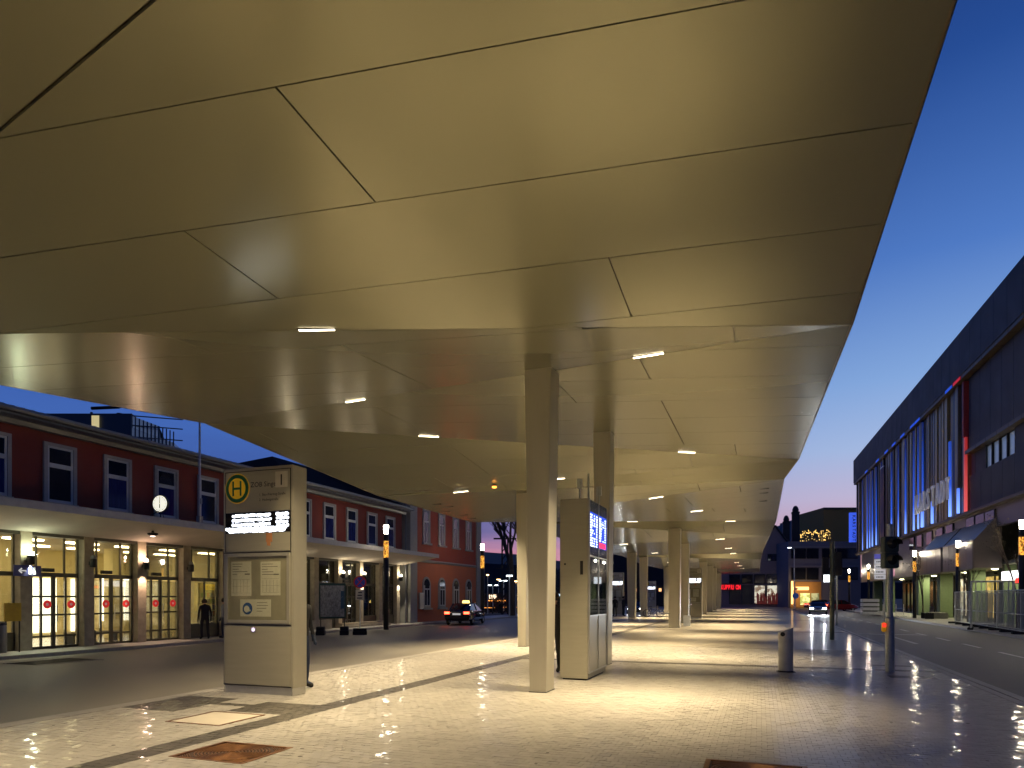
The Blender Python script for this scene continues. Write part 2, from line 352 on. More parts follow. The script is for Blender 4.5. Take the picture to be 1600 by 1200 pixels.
hc = thing('hatch_cover', 'pale cream paved hatch cover with a rusty rim near the bus stop panel', 'hatch cover', (-7.17, 7.6, 0)); hc.scale = (1.55, 1.3, 1)
obj('rim', MB().box(-.3,.3,-.35,-.32,-.01,.004).box(-.3,.3,.32,.35,-.01,.004).box(-.3,-.275,-.32,.32,-.01,.004).box(.275,.3,-.32,.32,-.01,.004), M_rust, hc)
obj('slab', MB().box(-.272,.272,-.317,.317,-.011,.001), mat('cream_slab', (.55,.50,.41), .5, var=.1), hc)
gr = thing('drain_grate', 'black slotted drain grate in the left road before the station doors', 'drain grate', (-18.4, 13.5, -.09))
g_ = MB()
for k in range(24): g_.box(-.6, .6, -.9+k*.075, -.9+k*.075+.03, .001, .012)
obj('bars', g_, M_dark, gr); obj('frame', MB().box(-.68,-.6,-.95,.95,.001,.014).box(.6,.68,-.95,.95,.001,.014), M_kerb, gr)
# ------------------------------------------------------------------ canopy
V = Vector
Aslope = .05
P1 = V((1.265,11.13,5.7)); P3 = V((1.08,22.0,5.8)); P5 = V((.72,23.7,5.5)); R6 = V((.86,41.2,6.0)); R7 = V((.58,44.4,5.42)); R8 = V((.2,69,5.9)); R9 = V((.1,71,5.4)); R10 = V((0,104,5.9)); R11 = V((0,107,5.4))
zA = lambda x, y: 5.7+.0452*(x-1.265)-.0672*(y-11.13)
F1L = V((-10.24,6.7,zA(-10.24,6.7))); L2 = V((-12.78,13.16,5.96)); L4 = V((-12.4,20.6,5.2)); L5 = V((-11.2,26,4.8)); L6 = V((-11.4,32,5.45)); L7 = V((-10.5,42,4.9)); L8 = V((-11,58,5.2)); L9 = V((-10.5,66,4.8)); L10 = V((-11,95,5.2)); L11 = V((-10,107,5.0))
def plane(a, b, c):
    n = (b-a).cross(c-a); return lambda x, y: a.z - (n.x*(x-a.x)+n.y*(y-a.y))/n.z
B_z = plane(P1, L2, F1L)
L0 = None
d = ray(0, 601)
best = None
for k in range(2000):
    t = 5+k*.01
    if abs(B_z(d.x*t, d.y*t)-(EYE+d.z*t)) < .006: best = t
t0 = best or 12
L0 = V((d.x*t0, d.y*t0, B_z(d.x*t0, d.y*t0)))
e = (L0-L2); L0x = L0 + e*1.0; L0x.z = B_z(L0x.x, L0x.y)
print('L0', L0, L0x, t0)
# F1 left end meets the rim line (intersection in plan of P1-F1L and L2-L0)
def isect(a, b, c, d_):
    r = b-a; s = d_-c; q = (r.x*s.y-r.y*s.x); t = ((c.x-a.x)*s.y-(c.y-a.y)*s.x)/q; return a + r*t
FE = isect(P1, F1L, L2, L0); FE.z = B_z(FE.x, FE.y); print('FE', FE)
A0 = V((1.5,-7,zA(1.5,-7))); A1 = V((FE.x,-7, zA(FE.x,-7)))
FEA = V((FE.x, FE.y, zA(FE.x, FE.y)))
facets = [  # (corner loop, seam slope, strip width, joint length)
    ([A0, P1, FEA, A1], .168, 1.65, 5.6), ([P1, L2, FE], .12, 1.5, 4.6), ([P1, P3, L2], .36, 1.5, 4.3), ([L2, P3, L4], .22, 1.5, 4.3),
    ([L4, P3, P5], .0, 1.6, 4.3), ([L4, P5, L5], .0, 1.6, 4.3), ([L5, P5, R6], .1, 1.6, 4.3), ([L5, R6, L6], .15, 1.6, 4.3),
    ([L6, R6, R7], .1, 1.6, 4.3), ([L6, R7, L7], .1, 1.6, 4.3), ([L7, R7, R8], .1, 2.4, 4.6), ([L7, R8, L8], .1, 2.4, 4.6), ([L8, R8, R9], .1, 2.4, 4.6), ([L8, R9, L9], .1, 2.4, 4.6),
    ([L9, R9, R10], .1, 3.2, 6.2), ([L9, R10, L10], .1, 3.2, 6.2), ([L10, R10, R11], .1, 3.2, 6.2), ([L10, R11, L11], .1, 3.2, 6.2)]
def clip(poly, nx, ny, c):      # keep nx*x+ny*y >= c
    out = []
    for i in range(len(poly)):
        a, b = poly[i], poly[(i+1) % len(poly)]; da = nx*a[0]+ny*a[1]-c; db = nx*b[0]+ny*b[1]-c
        if da >= 0: out.append(a)
        if (da >= 0) != (db >= 0):
            t = da/(da-db); out.append((a[0]+(b[0]-a[0])*t, a[1]+(b[1]-a[1])*t))
    return out
def area(p): return abs(sum(p[i][0]*p[(i+1) % len(p)][1]-p[(i+1) % len(p)][0]*p[i][1] for i in range(len(p))))/2
def ceil_z(x, y):
    for loop, *_ in facets:
        pl = plane(loop[0], loop[1], loop[2]); n = len(loop); s = []
        for i in range(n):
            a, b = loop[i], loop[(i+1) % n]; s.append((b.x-a.x)*(y-a.y)-(b.y-a.y)*(x-a.x))
        if all(q >= -1e-6 for q in s) or all(q <= 1e-6 for q in s): return pl(x, y)
    return 5.5
def hit(u, v):
    d_ = ray(u, v); t = 3.0; last = None
    while t < 130:
        g_ = EYE+d_.z*t - ceil_z(d_.x*t, d_.y*t)
        if g_ >= 0: break
        t += .02
    return V((d_.x*t, d_.y*t, EYE+d_.z*t))
def slope(a, b): return (a.y-b.y)/(a.x-b.x)
def ploc(loop, u, v):
    n_ = (loop[1]-loop[0]).cross(loop[2]-loop[0]); d_ = ray(u, v); o_ = V((0,0,EYE)); return o_ + d_*((loop[0]-o_).dot(n_)/d_.dot(n_))
seam_px = {0: ((0,403),(1435,191)), 1: ((148,565),(660,531)), 2: ((964.5,594),(1300,584.5)), 3: ((600,727),(806,717.5))}
for k_, (p_, q_) in seam_px.items():
    f_ = facets[k_]; a_, b_ = ploc(f_[0], *p_), ploc(f_[0], *q_); m0 = slope(a_, b_); print('seam', k_, m0)
    facets[k_] = (f_[0], m0, f_[2], f_[3]); seam_px[k_] = b_
canopy = thing('bus_station_canopy', 'huge folded champagne metal canopy roof over the bus platform', 'canopy', (-4, 40, 0))
npan = 0
for fi, (loop, m_, wd, jl) in enumerate(facets):
    pz = plane(loop[0], loop[1], loop[2]); base = [(p.x, p.y) for p in loop]
    # shrink from the fold edges
    cx = sum(p[0] for p in base)/len(base); cy = sum(p[1] for p in base)/len(base)
    for i in range(len(loop)):
        a, b = loop[i], loop[(i+1) % len(loop)]; nx, ny = -(b.y-a.y), (b.x-a.x); l = math.hypot(nx, ny); nx /= l; ny /= l
        c = nx*a.x+ny*a.y
        if nx*cx+ny*cy < c: nx, ny, c = -nx, -ny, -c
        base = clip(base, nx, ny, c+.006)
    nl = math.hypot(m_, 1); nx, ny = -m_/nl, 1/nl
    vals = [nx*p[0]+ny*p[1] for p in base]; ref = nx*1.3+ny*loop[0].y
    if fi in seam_px: ref = nx*seam_px[fi].x+ny*seam_px[fi].y
    if fi == 0:
        q1, q3 = ploc(loop, 440, 143), ploc(loop, 435, 470); wd = (nx*q3.x+ny*q3.y-nx*q1.x-ny*q1.y)/2; print('A strip width', wd)
        JX = [ploc(loop, 513, 231).x, ploc(loop, 364, 416).x, ploc(loop, 972, 456).x]
    k0 = math.floor((min(vals)-ref)/wd); k1 = math.ceil((max(vals)-ref)/wd)
    for k in range(k0, k1):
        lo = ref+k*wd; st = clip(clip(base, nx, ny, lo+.007), -nx, -ny, -(lo+wd-.007))
        if len(st) < 3 or area(st) < .01: continue
        offs = {0: {-1: [JX[0]], 0: [JX[1]], 1: [JX[2]], 2: [-9], -2: [-12.0], -3: [-8], -4: [-9]}.get(k, [-6])}.get(fi)
        if offs is None:
            r0 = random.Random(fi*31+k); o = r0.choice([-.35, .2, -.8, .6])*jl - 4.5; offs = [o-jl*1.4, o, o+jl*1.25]
        cuts = [-99]+sorted(offs)+[99]
        for a, b in zip(cuts, cuts[1:]):
          if True:
            pc = clip(clip(st, 1, 0, a+.009), -1, 0, -(b-.009))
            if len(pc) < 3 or area(pc) < .01: continue
            parts_ = [pc]
            if fi == 0 and k <= -2:
                d0, d1 = ploc(loop, 0, 203), ploc(loop, 240, 0); ex, ey = d1.y-d0.y, -(d1.x-d0.x); el = math.hypot(ex, ey); ex /= el; ey /= el; cc = ex*d0.x+ey*d0.y
                parts_ = [q_ for q_ in (clip(pc, ex, ey, cc+.014), clip(pc, -ex, -ey, -(cc-.014))) if len(q_) > 2 and area(q_) > .01]
          for pc in parts_:
            n = len(pc); mb = MB(); vs = [(x, y, pz(x, y)) for x, y in pc]+[(x, y, pz(x, y)+.03) for x, y in pc]
            mb.add(vs, [tuple(range(n)), tuple(range(n, 2*n))[::-1]]+[(i, (i+1) % n, n+(i+1) % n, n+i) for i in range(n)])
            obj('ceiling_panel', mb, M_champ, canopy, world=True); npan += 1
print('panels', npan)
body = MB()
for loop, *_ in facets:
    n = len(loop); body.add([(p.x, p.y, p.z+.05) for p in loop], [tuple(range(n))]); body.add([(p.x, p.y, p.z+.42) for p in loop], [tuple(range(n))[::-1]])
rim = [A0, P1, P3, P5, R6, R7, R8, R9, R10, R11, L11, L10, L9, L8, L7, L6, L5, L4, L2, FE, A1]
for a, b in zip(rim, rim[1:]+rim[:1]): body.add([(a.x,a.y,a.z-.0),(b.x,b.y,b.z-.0),(b.x,b.y,b.z+.42),(a.x,a.y,a.z+.42)], [(0,1,2,3)])
obj('roof_body', body, mat('roof_edge', (.07,.055,.035), .5, .4), canopy, world=True)
rt = MB()
for a, b in zip(rim, rim[1:]+rim[:1]):
    rt.tube((a.x,a.y,a.z+.03),(b.x,b.y,b.z+.03), .035, n=6)
obj('edge_trim', rt, mat('edge_trim_metal', (.16,.12,.07), .4, .6), canopy, world=True)
# columns: tapered, wider at the top
def column(x, y, w0, w1, dpt, label, rz=0):
    h = ceil_z(x, y)+.02
    t = thing('canopy_column', label, 'column', (x, y, 0), rz, 'columns carrying the canopy')
    a, b, c = w0/2, w1/2, dpt/2
    obj('shaft', MB().add([(-a,-c,0),(a,-c,0),(a,c,0),(-a,c,0),(-b,-c,h),(b,-c,h),(b,c,h),(-b,c,h)], [(0,3,2,1),(4,5,6,7),(0,1,5,4),(1,2,6,5),(2,3,7,6),(3,0,4,7)]), M_col, t, bevel=.012)
    obj('base_joint', MB().box(-a-.012,a+.012,-c-.012,c+.012,0,.012), M_dark, t); return t
CW = .36
column(-3.72, 11.85, .30, .50, .52, 'nearest pale canopy column, left of the departure screens')
column(-3.72, 17.1, .30, .44, .52, 'canopy column directly behind the departure screen cabinet')
column(-7.68, 22.4, .28, .42, .5, 'canopy column half hidden behind the nearest column')
column(-4.45, 38.9, .58, .66, .6, 'broad canopy column beside the small grey box, middle distance')
column(-4.7, 46.8, .52, .6, .6, 'second column of the far row, just right of the broad one')
column(-9.5, 54, .55, .7, .6, 'left of two far columns beside the glaring headlight')
column(-9.6, 60.5, .55, .7, .6, 'right of two far columns beside the bicycle')
column(-5.2, 69.5, .6, .72, .7, 'far canopy column right of the distant bus stop panel')
column(-5.4, 82, .6, .72, .7, 'far canopy column, sixth along the right row')
column(-5.6, 92, .6, .72, .7, 'far canopy column, seventh along the right row')
column(-5.7, 106, .6, .72, .7, 'last canopy column in front of the red lettered shop')
column(-9.7, 77, .5, .6, .6, 'thin far column seen left of the broad column')
gb = tag(obj('utility_box', MB().box(-.2,.2,-.12,.12,0,.62), mat('pale_box', (.5,.52,.55), .5), loc=(-4.02,41.2,0), bevel=.01), 'small pale grey box standing at the foot of the far column', 'box')
# strip lights in the folds
WARM = (1.0, .78, .46)
M_led = emis('led_diffuser', (1,.86,.62), 14)
LP = [(495,514,200,'nearest strip light left, on first canopy fold'), (1013,554,225,'strip light right of nearest column, on second fold'), (555,625,190,'strip light on second fold above the bus stop panel'),
      (670,681,200,'strip light on third fold left of nearest column'), (1073,706,250,'strip light on third fold above the bollard side'), (870,748,190,'strip light seen just right of nearest column'),
      (720,768,300,'strip light left of the orange ceiling lamp'), (1025,777,220,'strip light on fifth fold above the departure screens')]
LEDS = []
for u, v, pw, lb in LP:
    h_ = hit(u, v); LEDS.append((h_.x, h_.y, 0, pw, lb))
LEDS += [(-3.5,-3.5,-.1,150,'strip light in the ceiling behind the camera'), (-1.9,2.6,-.1,130,'strip light in the ceiling over the camera'), (-8.0,.6,-.1,380,'strip light in the ceiling left of the camera'), (-8.2,25.4,.05,300,'strip light on fifth fold, left row'),
        (-6.2,35.4,-.6,320,'strip light on sixth fold, left row'), (-1.5,39.2,-.6,320,'strip light on sixth fold, right row'), (-2.3,44,-.2,300,'strip light on seventh fold, right row'), (-8,42.6,-.2,300,'strip light on seventh fold, left row'), (-2.6,31,0,240,'strip light between fifth and sixth folds')]
for i, yy in enumerate([56, 66, 76, 88, 100]):
    for xx, sd in ((-2.3,'right'), (-8,'left')): LEDS.append((xx, yy, 0, 360, 'far strip light, %s row, %s of five' % (sd, ['first','second','third','fourth','fifth'][i])))
for i, (x, y, tn, pw, lb) in enumerate(LEDS):
    z = ceil_z(x, y); z1 = ceil_z(x-.4, y); z2 = ceil_z(x+.4, y)
    t = thing('ceiling_light', lb, 'ceiling light', (x, y, z), 0, 'strip lights set in the canopy')
    fe = {0: (P1, FE), 1: (P1, L2), 2: (P1, L2), 3: (L2, P3), 4: (L2, P3), 5: (L4, P3), 6: (L4, P3), 7: (L5, P5)}.get(i)
    ang = math.atan(slope(*fe)) if fe else 0
    t.rotation_euler = (0, -math.atan2(z2-z1, .8), ang if i < 8 else 0)
    obj('housing', MB().box(-.28,.28,-.032,.032,-.012,.02), M_dark, t, bevel=.008)
    obj('diffuser', MB().box(-.255,.255,-.020,.020,-.018,-.013), M_led, t)
    lamp('lamp_light', 'AREA', (x, y, z-.025), WARM, pw, t, .51, .05, (0,0,0), spread=math.radians(98 if i in (0,2,3,6,9,10,11) else 76)).rotation_euler = (0,0,0)
    ll = t.children[-1]; ll.matrix_parent_inverse = Matrix.Identity(4); ll.location = (0,0,-.025)
for u_, v_ in [(1194,763.5),(1193,770.5),(1192,783),(683,788),(702,792),(697,799.5),(725,805),(738,810)]:
    h_ = hit(u_, v_); w_ = .18 if u_ < 800 else .16
    obj('slot', MB().box(h_.x-w_,h_.x+w_,h_.y-.04,h_.y+.04,h_.z-.012,h_.z+.01), M_dark, canopy, world=True)
olamp = thing('ceiling_beacon', 'small round orange lamp under the canopy left of nearest column', 'lamp', (-8.2,20.9,ceil_z(-8.2,20.9)-.02))
obj('base', MB().lathe([(.09,0),(.09,-.03),(.07,-.04)]), M_dark, olamp); obj('dome', MB().sphere((0,0,-.06), .08, sz=.6), emis('orange_glow', (1,.35,.05), 4), olamp, smooth=True)
# ------------------------------------------------------------------ station building (left)
FX = -21.6
SZ = .02
st = thing('station_building', 'long two storey station with dark red upper wall and lit glazed ground floor', 'building', (FX, 22, 0))
Y0, Y1 = 4.0, 40.0
obj('upper_wall', MB().box(-33, FX, Y0, Y1-1.2, 3.86, 7.12), M_red, st, world=True)
obj('recess_wall', MB().box(-33, FX-.5, Y1-1.2, Y1, 0, 9.2), mat('grey_recess', (.12,.13,.15), .8), st, world=True)
obj('cornice', MB().prism([(FX+.002,7.0),(FX+.14,7.02),(FX+.2,7.15),(FX+.5,7.2),(FX+.5,7.26),(FX+.002,7.26)], Y0, Y1-.9, 'y'), M_gutter, st, world=True)
gt = MB()
gt.prism([(FX+.45,7.28),(FX+.62,7.28),(FX+.66,7.34),(FX+.66,7.42),(FX+.45,7.42)], Y0, Y1-.7, 'y')
obj('gutter', gt, M_gutter, st, world=True)
rf = obj('roof', MB().prism([(FX+.5,7.40),(-27.5,8.6),(-34,7.4)], Y0, 28, 'y').add([(FX+.5,27,7.41),(FX+.5,39.2,7.41),(-34,39.2,7.41),(-34,27,7.41),(-27,33,10.0),(-27,39.2,10.0)], [(0,1,5,4),(0,4,3),(3,4,5,2),(1,2,5)]), M_roof, st, world=True)
tl = MB()
for k in range(118):
    y = Y0+k*.3; tl.tube((FX+.5,y,7.43),(FX-1.2,y,7.43+1.7*.2*(1 if y < 24 else 1.2)),.05,n=6)
tag(obj('roof_tile', tl, M_roof, st, world=True), kind='stuff')
def station_window(y, zb, w, h, pane_m):
    wd = obj('window', MB().box(FX, FX+.07, y-w/2, y-w/2+.12, zb, zb+h).box(FX, FX+.07, y+w/2-.12, y+w/2, zb, zb+h).box(FX, FX+.07, y-w/2+.12, y+w/2-.12, zb+h-.1, zb+h).box(FX, FX+.12, y-w/2-.03, y+w/2+.03, zb-.07, zb+.05), M_greyst, st, world=True)
    a, b = y-w/2+.12, y+w/2-.12; zt = zb+h-.1; zm = zb+.05+(zt-zb-.05)*.66
    f = MB().box(FX, FX+.04, a, a+.07, zb+.05, zt).box(FX, FX+.04, b-.07, b, zb+.05, zt).box(FX,FX+.04,a+.07,b-.07,zt-.07,zt).box(FX,FX+.04,a+.07,b-.07,zb+.05,zb+.15).box(FX,FX+.045,a+.07,b-.07,zm-.07,zm+.07)
    fr = obj('frame', f, M_white, wd)
    obj('pane', MB().box(FX, FX+.02, a+.07, b-.07, zb+.15, zm-.07), pane_m, wd); obj('pane', MB().box(FX, FX+.021, a+.07, b-.07, zm+.07, zt-.07), M_wglass, wd)
    for c in wd.children: pass
M_curt = mat('blue_lit_curtain_glass', (.012,.016,.06), .07, 0, emit=.015, ecol=(.02,.03,.35), var=.5, nscale=2.5, stretch=(1,8,.6))
for k in range(-5, 11):
    y = 16.0+2.13*k
    if y < Y0+1: continue
    station_window(y, 4.72, 1.12, 1.98, M_curt if k % 3 else M_wglass)
# open tilting top pane of the fourth window
obj('tilted_pane', MB().add([(FX+.05,19.85,6.02),(FX+.05,20.65,6.02),(FX+.28,20.65,6.5),(FX+.28,19.85,6.5)], [(0,1,2,3)]), M_glass, st, world=True)
# wide forecourt canopy with sloping soffit
obj('entrance_canopy', MB().prism([(FX+.01,3.76),(FX+2.5,4.2),(FX+2.5,4.36),(FX+2.2,4.4),(FX+.01,4.4)], Y0, 39.0, 'y'), M_soffit, st, world=True)
obj('canopy_edge_strip', MB().box(FX+2.502, FX+2.54, Y0, 39.02, 4.17, 4.40), mat('canopy_edge', (.32,.32,.33), .5), st, world=True)
pil = MB
for k in range(-4, 13):
    y = 14.93+2.13*k
    if y < Y0: continue
    obj('pillar', MB().box(FX-.45, FX, y-.19, y+.19, .02, 3.80), M_stone, st, world=True, bevel=.01)
obj('lintel', MB().box(FX-.5, FX-.02, Y0, 39, 3.66, 3.85), M_mull, st, world=True)
M_pane = M_glass
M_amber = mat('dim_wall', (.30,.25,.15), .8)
GX = FX-.3
def bay(y, kind, dim=False):
    """glazed bay between two pillars; kind door / shop"""
    a, b = y-.875, y+.875
    m = MB().box(GX-.03,GX+.03,a,a+.05,.03,3.66).box(GX-.03,GX+.03,b-.05,b,.03,3.66).box(GX-.05,GX+.05,a+.05,b-.05,2.36,2.50)
    nm = 'entrance_door' if kind == 'door' else 'shop_window'
    cols = [a+.05, a+.30, b-.50, b-.05]
    for c in cols[1:3]: m.box(GX-.03,GX+.03,c-.025,c+.025,2.5,3.66)
    panes = [(cols[i]+(.025 if i else 0), cols[i+1]-(.025 if i < 2 else 0), 2.5, 3.66) for i in range(3)]
    if kind == 'door':
        cl = [a+.05+i*(b-a-.1)/4 for i in range(5)]; rw = [.03,.42,1.12,1.72,2.36]
        for c in cl[1:4]: m.box(GX-.035,GX+.035,c-.03-.03*(c==cl[2]),c+.03+.03*(c==cl[2]),.03,2.36)
        for z in rw[1:4]:
            for i in range(4): m.box(GX-.03,GX+.03,cl[i]+.035,cl[i+1]-.035,z-.03,z+.03)
        m.box(GX-.032,GX+.032,a+.05,b-.05,.022,.1)
        for i in range(4):
            for j in range(4): panes.append((cl[i]+.035, cl[i+1]-.035, rw[j]+.03 if j else .1, rw[j+1]-.03))
    else:
        m.box(GX-.03,GX+.03,y+.1,y+.15,.6,2.36); m.box(GX-.1,GX+.1,a+.05,b-.05,.03,.6); panes += [(a+.05,y+.1,.6,2.36),(y+.15,b-.05,.6,2.36)]
    o = obj(nm, m, M_mull if kind == 'door' else M_mull, st, world=True)
    for p in panes: obj('pane', MB().box(GX-.006, GX+.006, *p), M_pane, o)
    if kind == 'door':
        for i in (1, 3) if not dim else ():
            c = (cl[i]+cl[i+1])/2
            obj('sticker', MB().lathe([(.001,.009),(.14,.009),(.14,.014),(.001,.014)], (GX, c, 1.46), 20, 'x'), mat('red_sticker', (.7,.03,.03), .5, emit=.5), o)
            obj('sticker_print', MB().lathe([(.001,.015),(.045,.015),(.045,.018),(.001,.018)], (GX, c, 1.46), 16, 'x'), mat('sticker_white', (.75,.5,.45), .5, emit=.2), o)
        obj('door_handle', MB().tube((GX+.07,y+.1,.9),(GX+.07,y+.1,1.45),.015,n=8), M_alu, o)
        obj('door_closer', MB().box(GX+.04,GX+.14,y-.45,y-.05,2.52,2.64), M_dark, o)
    return o
for k in range(-5, 11):
    y = 16.0+2.13*k
    if y < Y0+1: continue
    bay(y, 'door' if k in (0, 1, 2, 5, 8) else 'shop', dim=k > 3)
# base wall under far windows and steps
obj('plinth', MB().box(FX-.2, FX+.12, 25.2, 31, .02, .5), M_stone, st, world=True)
obj('step', MB().box(FX+.02, FX+.5, 31.5, 36.5, .02, .14).box(FX+.02, FX+.3, 31.7, 36.3, .14, .28), M_stone, st, world=True)
# hall inside
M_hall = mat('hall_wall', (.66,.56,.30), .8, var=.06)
M_hallf = mat('hall_floor', (.30,.25,.16), .25)
hl = MB().box(-28.6,-28.5,Y0,25.6,0,3.9).box(-28.5,GX-.2,25.5,25.6,0,3.9).box(-28.5,GX-.2,Y0-.1,Y0,0,3.9)
obj('hall_wall', hl, M_hall, st, world=True)
obj('hall_floor', MB().box(-28.5,GX-.06,Y0,39,.0,.024), M_hallf, st, world=True)
obj('hall_ceiling', MB().box(-28.5,GX-.06,Y0,39,3.70,3.85), mat('hall_ceiling', (.5,.42,.27), .8), st, world=True)
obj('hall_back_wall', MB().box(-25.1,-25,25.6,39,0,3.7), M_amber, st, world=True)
M_hl = emis('hall_lamp', (1,.80,.42), 20)
M_hl2 = emis('hall_wall_lightbox', (1,.88,.62), 3.2)
for k in range(10):
    obj('hall_lamp', MB().box(-23.6,-23.3,5+k*2.1,6.2+k*2.1,3.64,3.69).box(-26.2,-25.9,5+k*2.1,6.2+k*2.1,3.64,3.69), M_hl, st, world=True)
for k in range(3): obj('hall_lamp', MB().box(-23.9,-23.6,28+k*4,28.8+k*4,3.64,3.69), emis('dim_lamp', (1,.8,.45), 3), st, world=True)
for (ya, yb, za, zb) in [(6.5,9.5,.3,2.6),(10.5,12.5,.3,2.4),(15.6,17.0,.3,2.7),(17.6,18.5,.3,2.7),(19.7,20.9,.2,2.5),(21.6,22.2,.2,2.5),(23.0,25.2,.6,2.6)]:
    obj('lit_display', MB().box(-28.48,-28.4,ya,yb,za,zb), M_hl2, st, world=True)
for (x,y) in [(-25.2,12.2),(-25.2,16.6),(-25.2,21.0)]:
    obj('inner_column', MB().box(x-.25,x+.25,y-.25,y+.25,.02,3.7), M_hall, st, world=True)
shf = thing('magazine_shelf', 'kiosk magazine shelf with yellow sign seen through the fifth bay', 'shelf', (-22.9, 24.5, .02))
obj('back', MB().box(-.25,-.2,-1.1,1.1,0,2.3), M_paper, shf)
mgz = MB()
for z in range(6):
    obj('shelf', MB().box(-.2,.2,-1.1,1.1,.3+z*.27,.32+z*.27), M_dark, shf)
for z in range(6):
    for k in range(12):
        c = random.choice([(.5,.05,.05),(.6,.55,.5),(.05,.15,.45),(.6,.45,.08),(.08,.3,.12)])
        obj('magazine', MB().box(-.1,-.08,-1.05+k*.175,-.91+k*.175,.33+z*.27,.52+z*.27), mat('cover_%d' % int(c[0]*100), c, .4), shf)
obj('sign', MB().box(.0,.05,-1.0,.2,2.0,2.25), emis('yellow_sign', (1,.6,.03), .9), shf)
text('sign_text', 'Presse', .2, M_black, shf, (.053,-.85,2.05), (pi/2,0,pi/2), .002)
pg = thing('poster_panel', 'purple and blue lit poster inside the leftmost bay', 'poster', (-22.6, 13.3, .02))
obj('board', MB().box(-.03,.03,-.7,.7,1.55,2.3), emis('purple_board', (.12,.05,.55), .9, .6, 3, (.02,.02,.15)), pg)
obj('lower_board', MB().box(-.03,.03,-.7,.7,1.0,1.5), emis('pale_board', (.9,.8,.9), .9, .4, 8, (.1,.12,.3)), pg)
obj('leg', MB().box(-.02,.02,-.7,-.66,0,1.0).box(-.02,.02,.66,.7,0,1.0), M_dark, pg)
# wing with arched windows
WX = -21.45
wg = thing('station_wing', 'red station wing with four arched lower windows and pale corner pilasters', 'building', (WX, 46, 0))
WY0, WY1 = 40.4, 50.6
obj('lower_wall', MB().box(-33, WX, WY0, WY1, 0, 4.05), M_redlit, wg, world=True)
obj('upper_wall', MB().box(-33, WX-.002, WY0, WY1, 4.25, 10.2), M_red2, wg, world=True)
obj('string_course', MB().prism([(WX-.3,4.05),(WX+.05,4.05),(WX+.13,4.14),(WX+.13,4.2),(WX,4.25),(WX-.3,4.25)], WY0-.0, WY1, 'y'), M_greyst, wg, world=True)
obj('pilaster', MB().box(-22.2, WX+.12, WY0-.95, WY0-.002, 0, 10.3), M_greyst, wg, world=True)
obj('pilaster', MB().box(-33, WX+.12, WY1+.002, WY1+.85, 0, 10.3), M_greyst, wg, world=True)
obj('roof', MB().box(-34, WX+.6, WY0-1.2, WY1+1.2, 10.32, 10.6), M_roof, wg, world=True)
for k in range(4):
    y = [41.9, 44.3, 46.7, 49.1][k]
    def arc(w, h0, h1, n=10):
        r = w/2; return [(y-r,h0)]+[(y+r*math.cos(pi-pi*i/n), h1-r+r*math.sin(pi-pi*i/n)) for i in range(n+1)]+[(y+r,h0)]
    wd = obj('window', MB().prism(arc(1.18,.95,3.1), WX, WX+.06, 'x'), M_greyst, wg, world=True)
    obj('sill', MB().box(WX, WX+.18, y-.68, y+.68, .84, .95), M_greyst, wd)
    obj('pane', MB().prism(arc(.86,1.08,2.95), WX+.061, WX+.066, 'x'), M_wglass, wd)
    fm = MB().box(WX+.067,WX+.10,y-.43,y-.36,1.08,2.5).box(WX+.067,WX+.10,y+.36,y+.43,1.08,2.5).box(WX+.067,WX+.10,y-.035,y+.035,1.08,2.2).box(WX+.067,WX+.105,y-.36,y+.36,2.2,2.3).box(WX+.067,WX+.10,y-.36,y+.36,1.08,1.15)
    obj('frame', fm, M_white, wd)
    wu = obj('window', MB().box(WX,WX+.06,y-.55,y-.37,5.4,7.75).box(WX,WX+.06,y+.37,y+.55,5.4,7.75).box(WX,WX+.07,y-.37,y+.37,7.55,7.75).box(WX,WX+.16,y-.64,y+.64,5.28,5.4), M_greyst, wg, world=True)
    obj('pane', MB().box(WX,WX+.012,y-.37,y+.37,5.4,7.55), M_wglass, wu)
    obj('frame', MB().box(WX+.013,WX+.04,y-.37,y-.3,5.4,7.55).box(WX+.013,WX+.04,y+.3,y+.37,5.4,7.55).box(WX+.013,WX+.042,y-.3,y+.3,6.8,6.9).box(WX+.013,WX+.04,y-.03,y+.03,5.4,6.8), M_white, wu)
nb = thing('notice_case', 'small wall notice case at the left end of the red wing', 'notice case', (WX+.05, 41.0, 0))
obj('case', MB().box(0,.1,-.3,.3,.9,2.0), M_alu, nb); obj('notice', MB().box(.101,.105,-.24,.24,.98,1.92), M_paper, nb)
dp = MB().tube((FX+.06,39.2,0),(FX+.06,39.2,9),.06,n=8)
obj('downpipe', dp, M_gutter, st, world=True)
# wall lamps on the pillars: black up/down cylinders with globe tops
def wall_lamp(y, lit, col, label, pw=22):
    t = thing('wall_lamp', label, 'wall lamp', (FX+.02, y, 2.72), 0, 'black wall lamps on the station pillars')
    obj('body', MB().lathe([(.10,0),(.11,.02),(.11,.26),(.10,.28)], (.17,0,0), 16), M_dark, t, smooth=True)
    obj('bracket', MB().box(0,.08,-.04,.04,.08,.2), M_dark, t)
    obj('globe', MB().sphere((.17,0,.33), .085), emis('globe_'+lit, col, 9) if lit != 'off' else mat('dark_globe', (.2,.2,.2), .3), t, smooth=True)
    if lit != 'off':
        lamp('lamp_light', 'SPOT', (.17,0,-.01), col, pw*10, t, .03, rot=(0,0,0), spot=math.radians(80), world=False)
        lamp('lamp_light', 'POINT', (.19,0,.47), col, pw, t, .05, world=False)
GW = (1,.86,.62); PKW = (1,.66,.48); GRW = (.88,1,.72)
yl = lambda k: 14.93+2.13*k
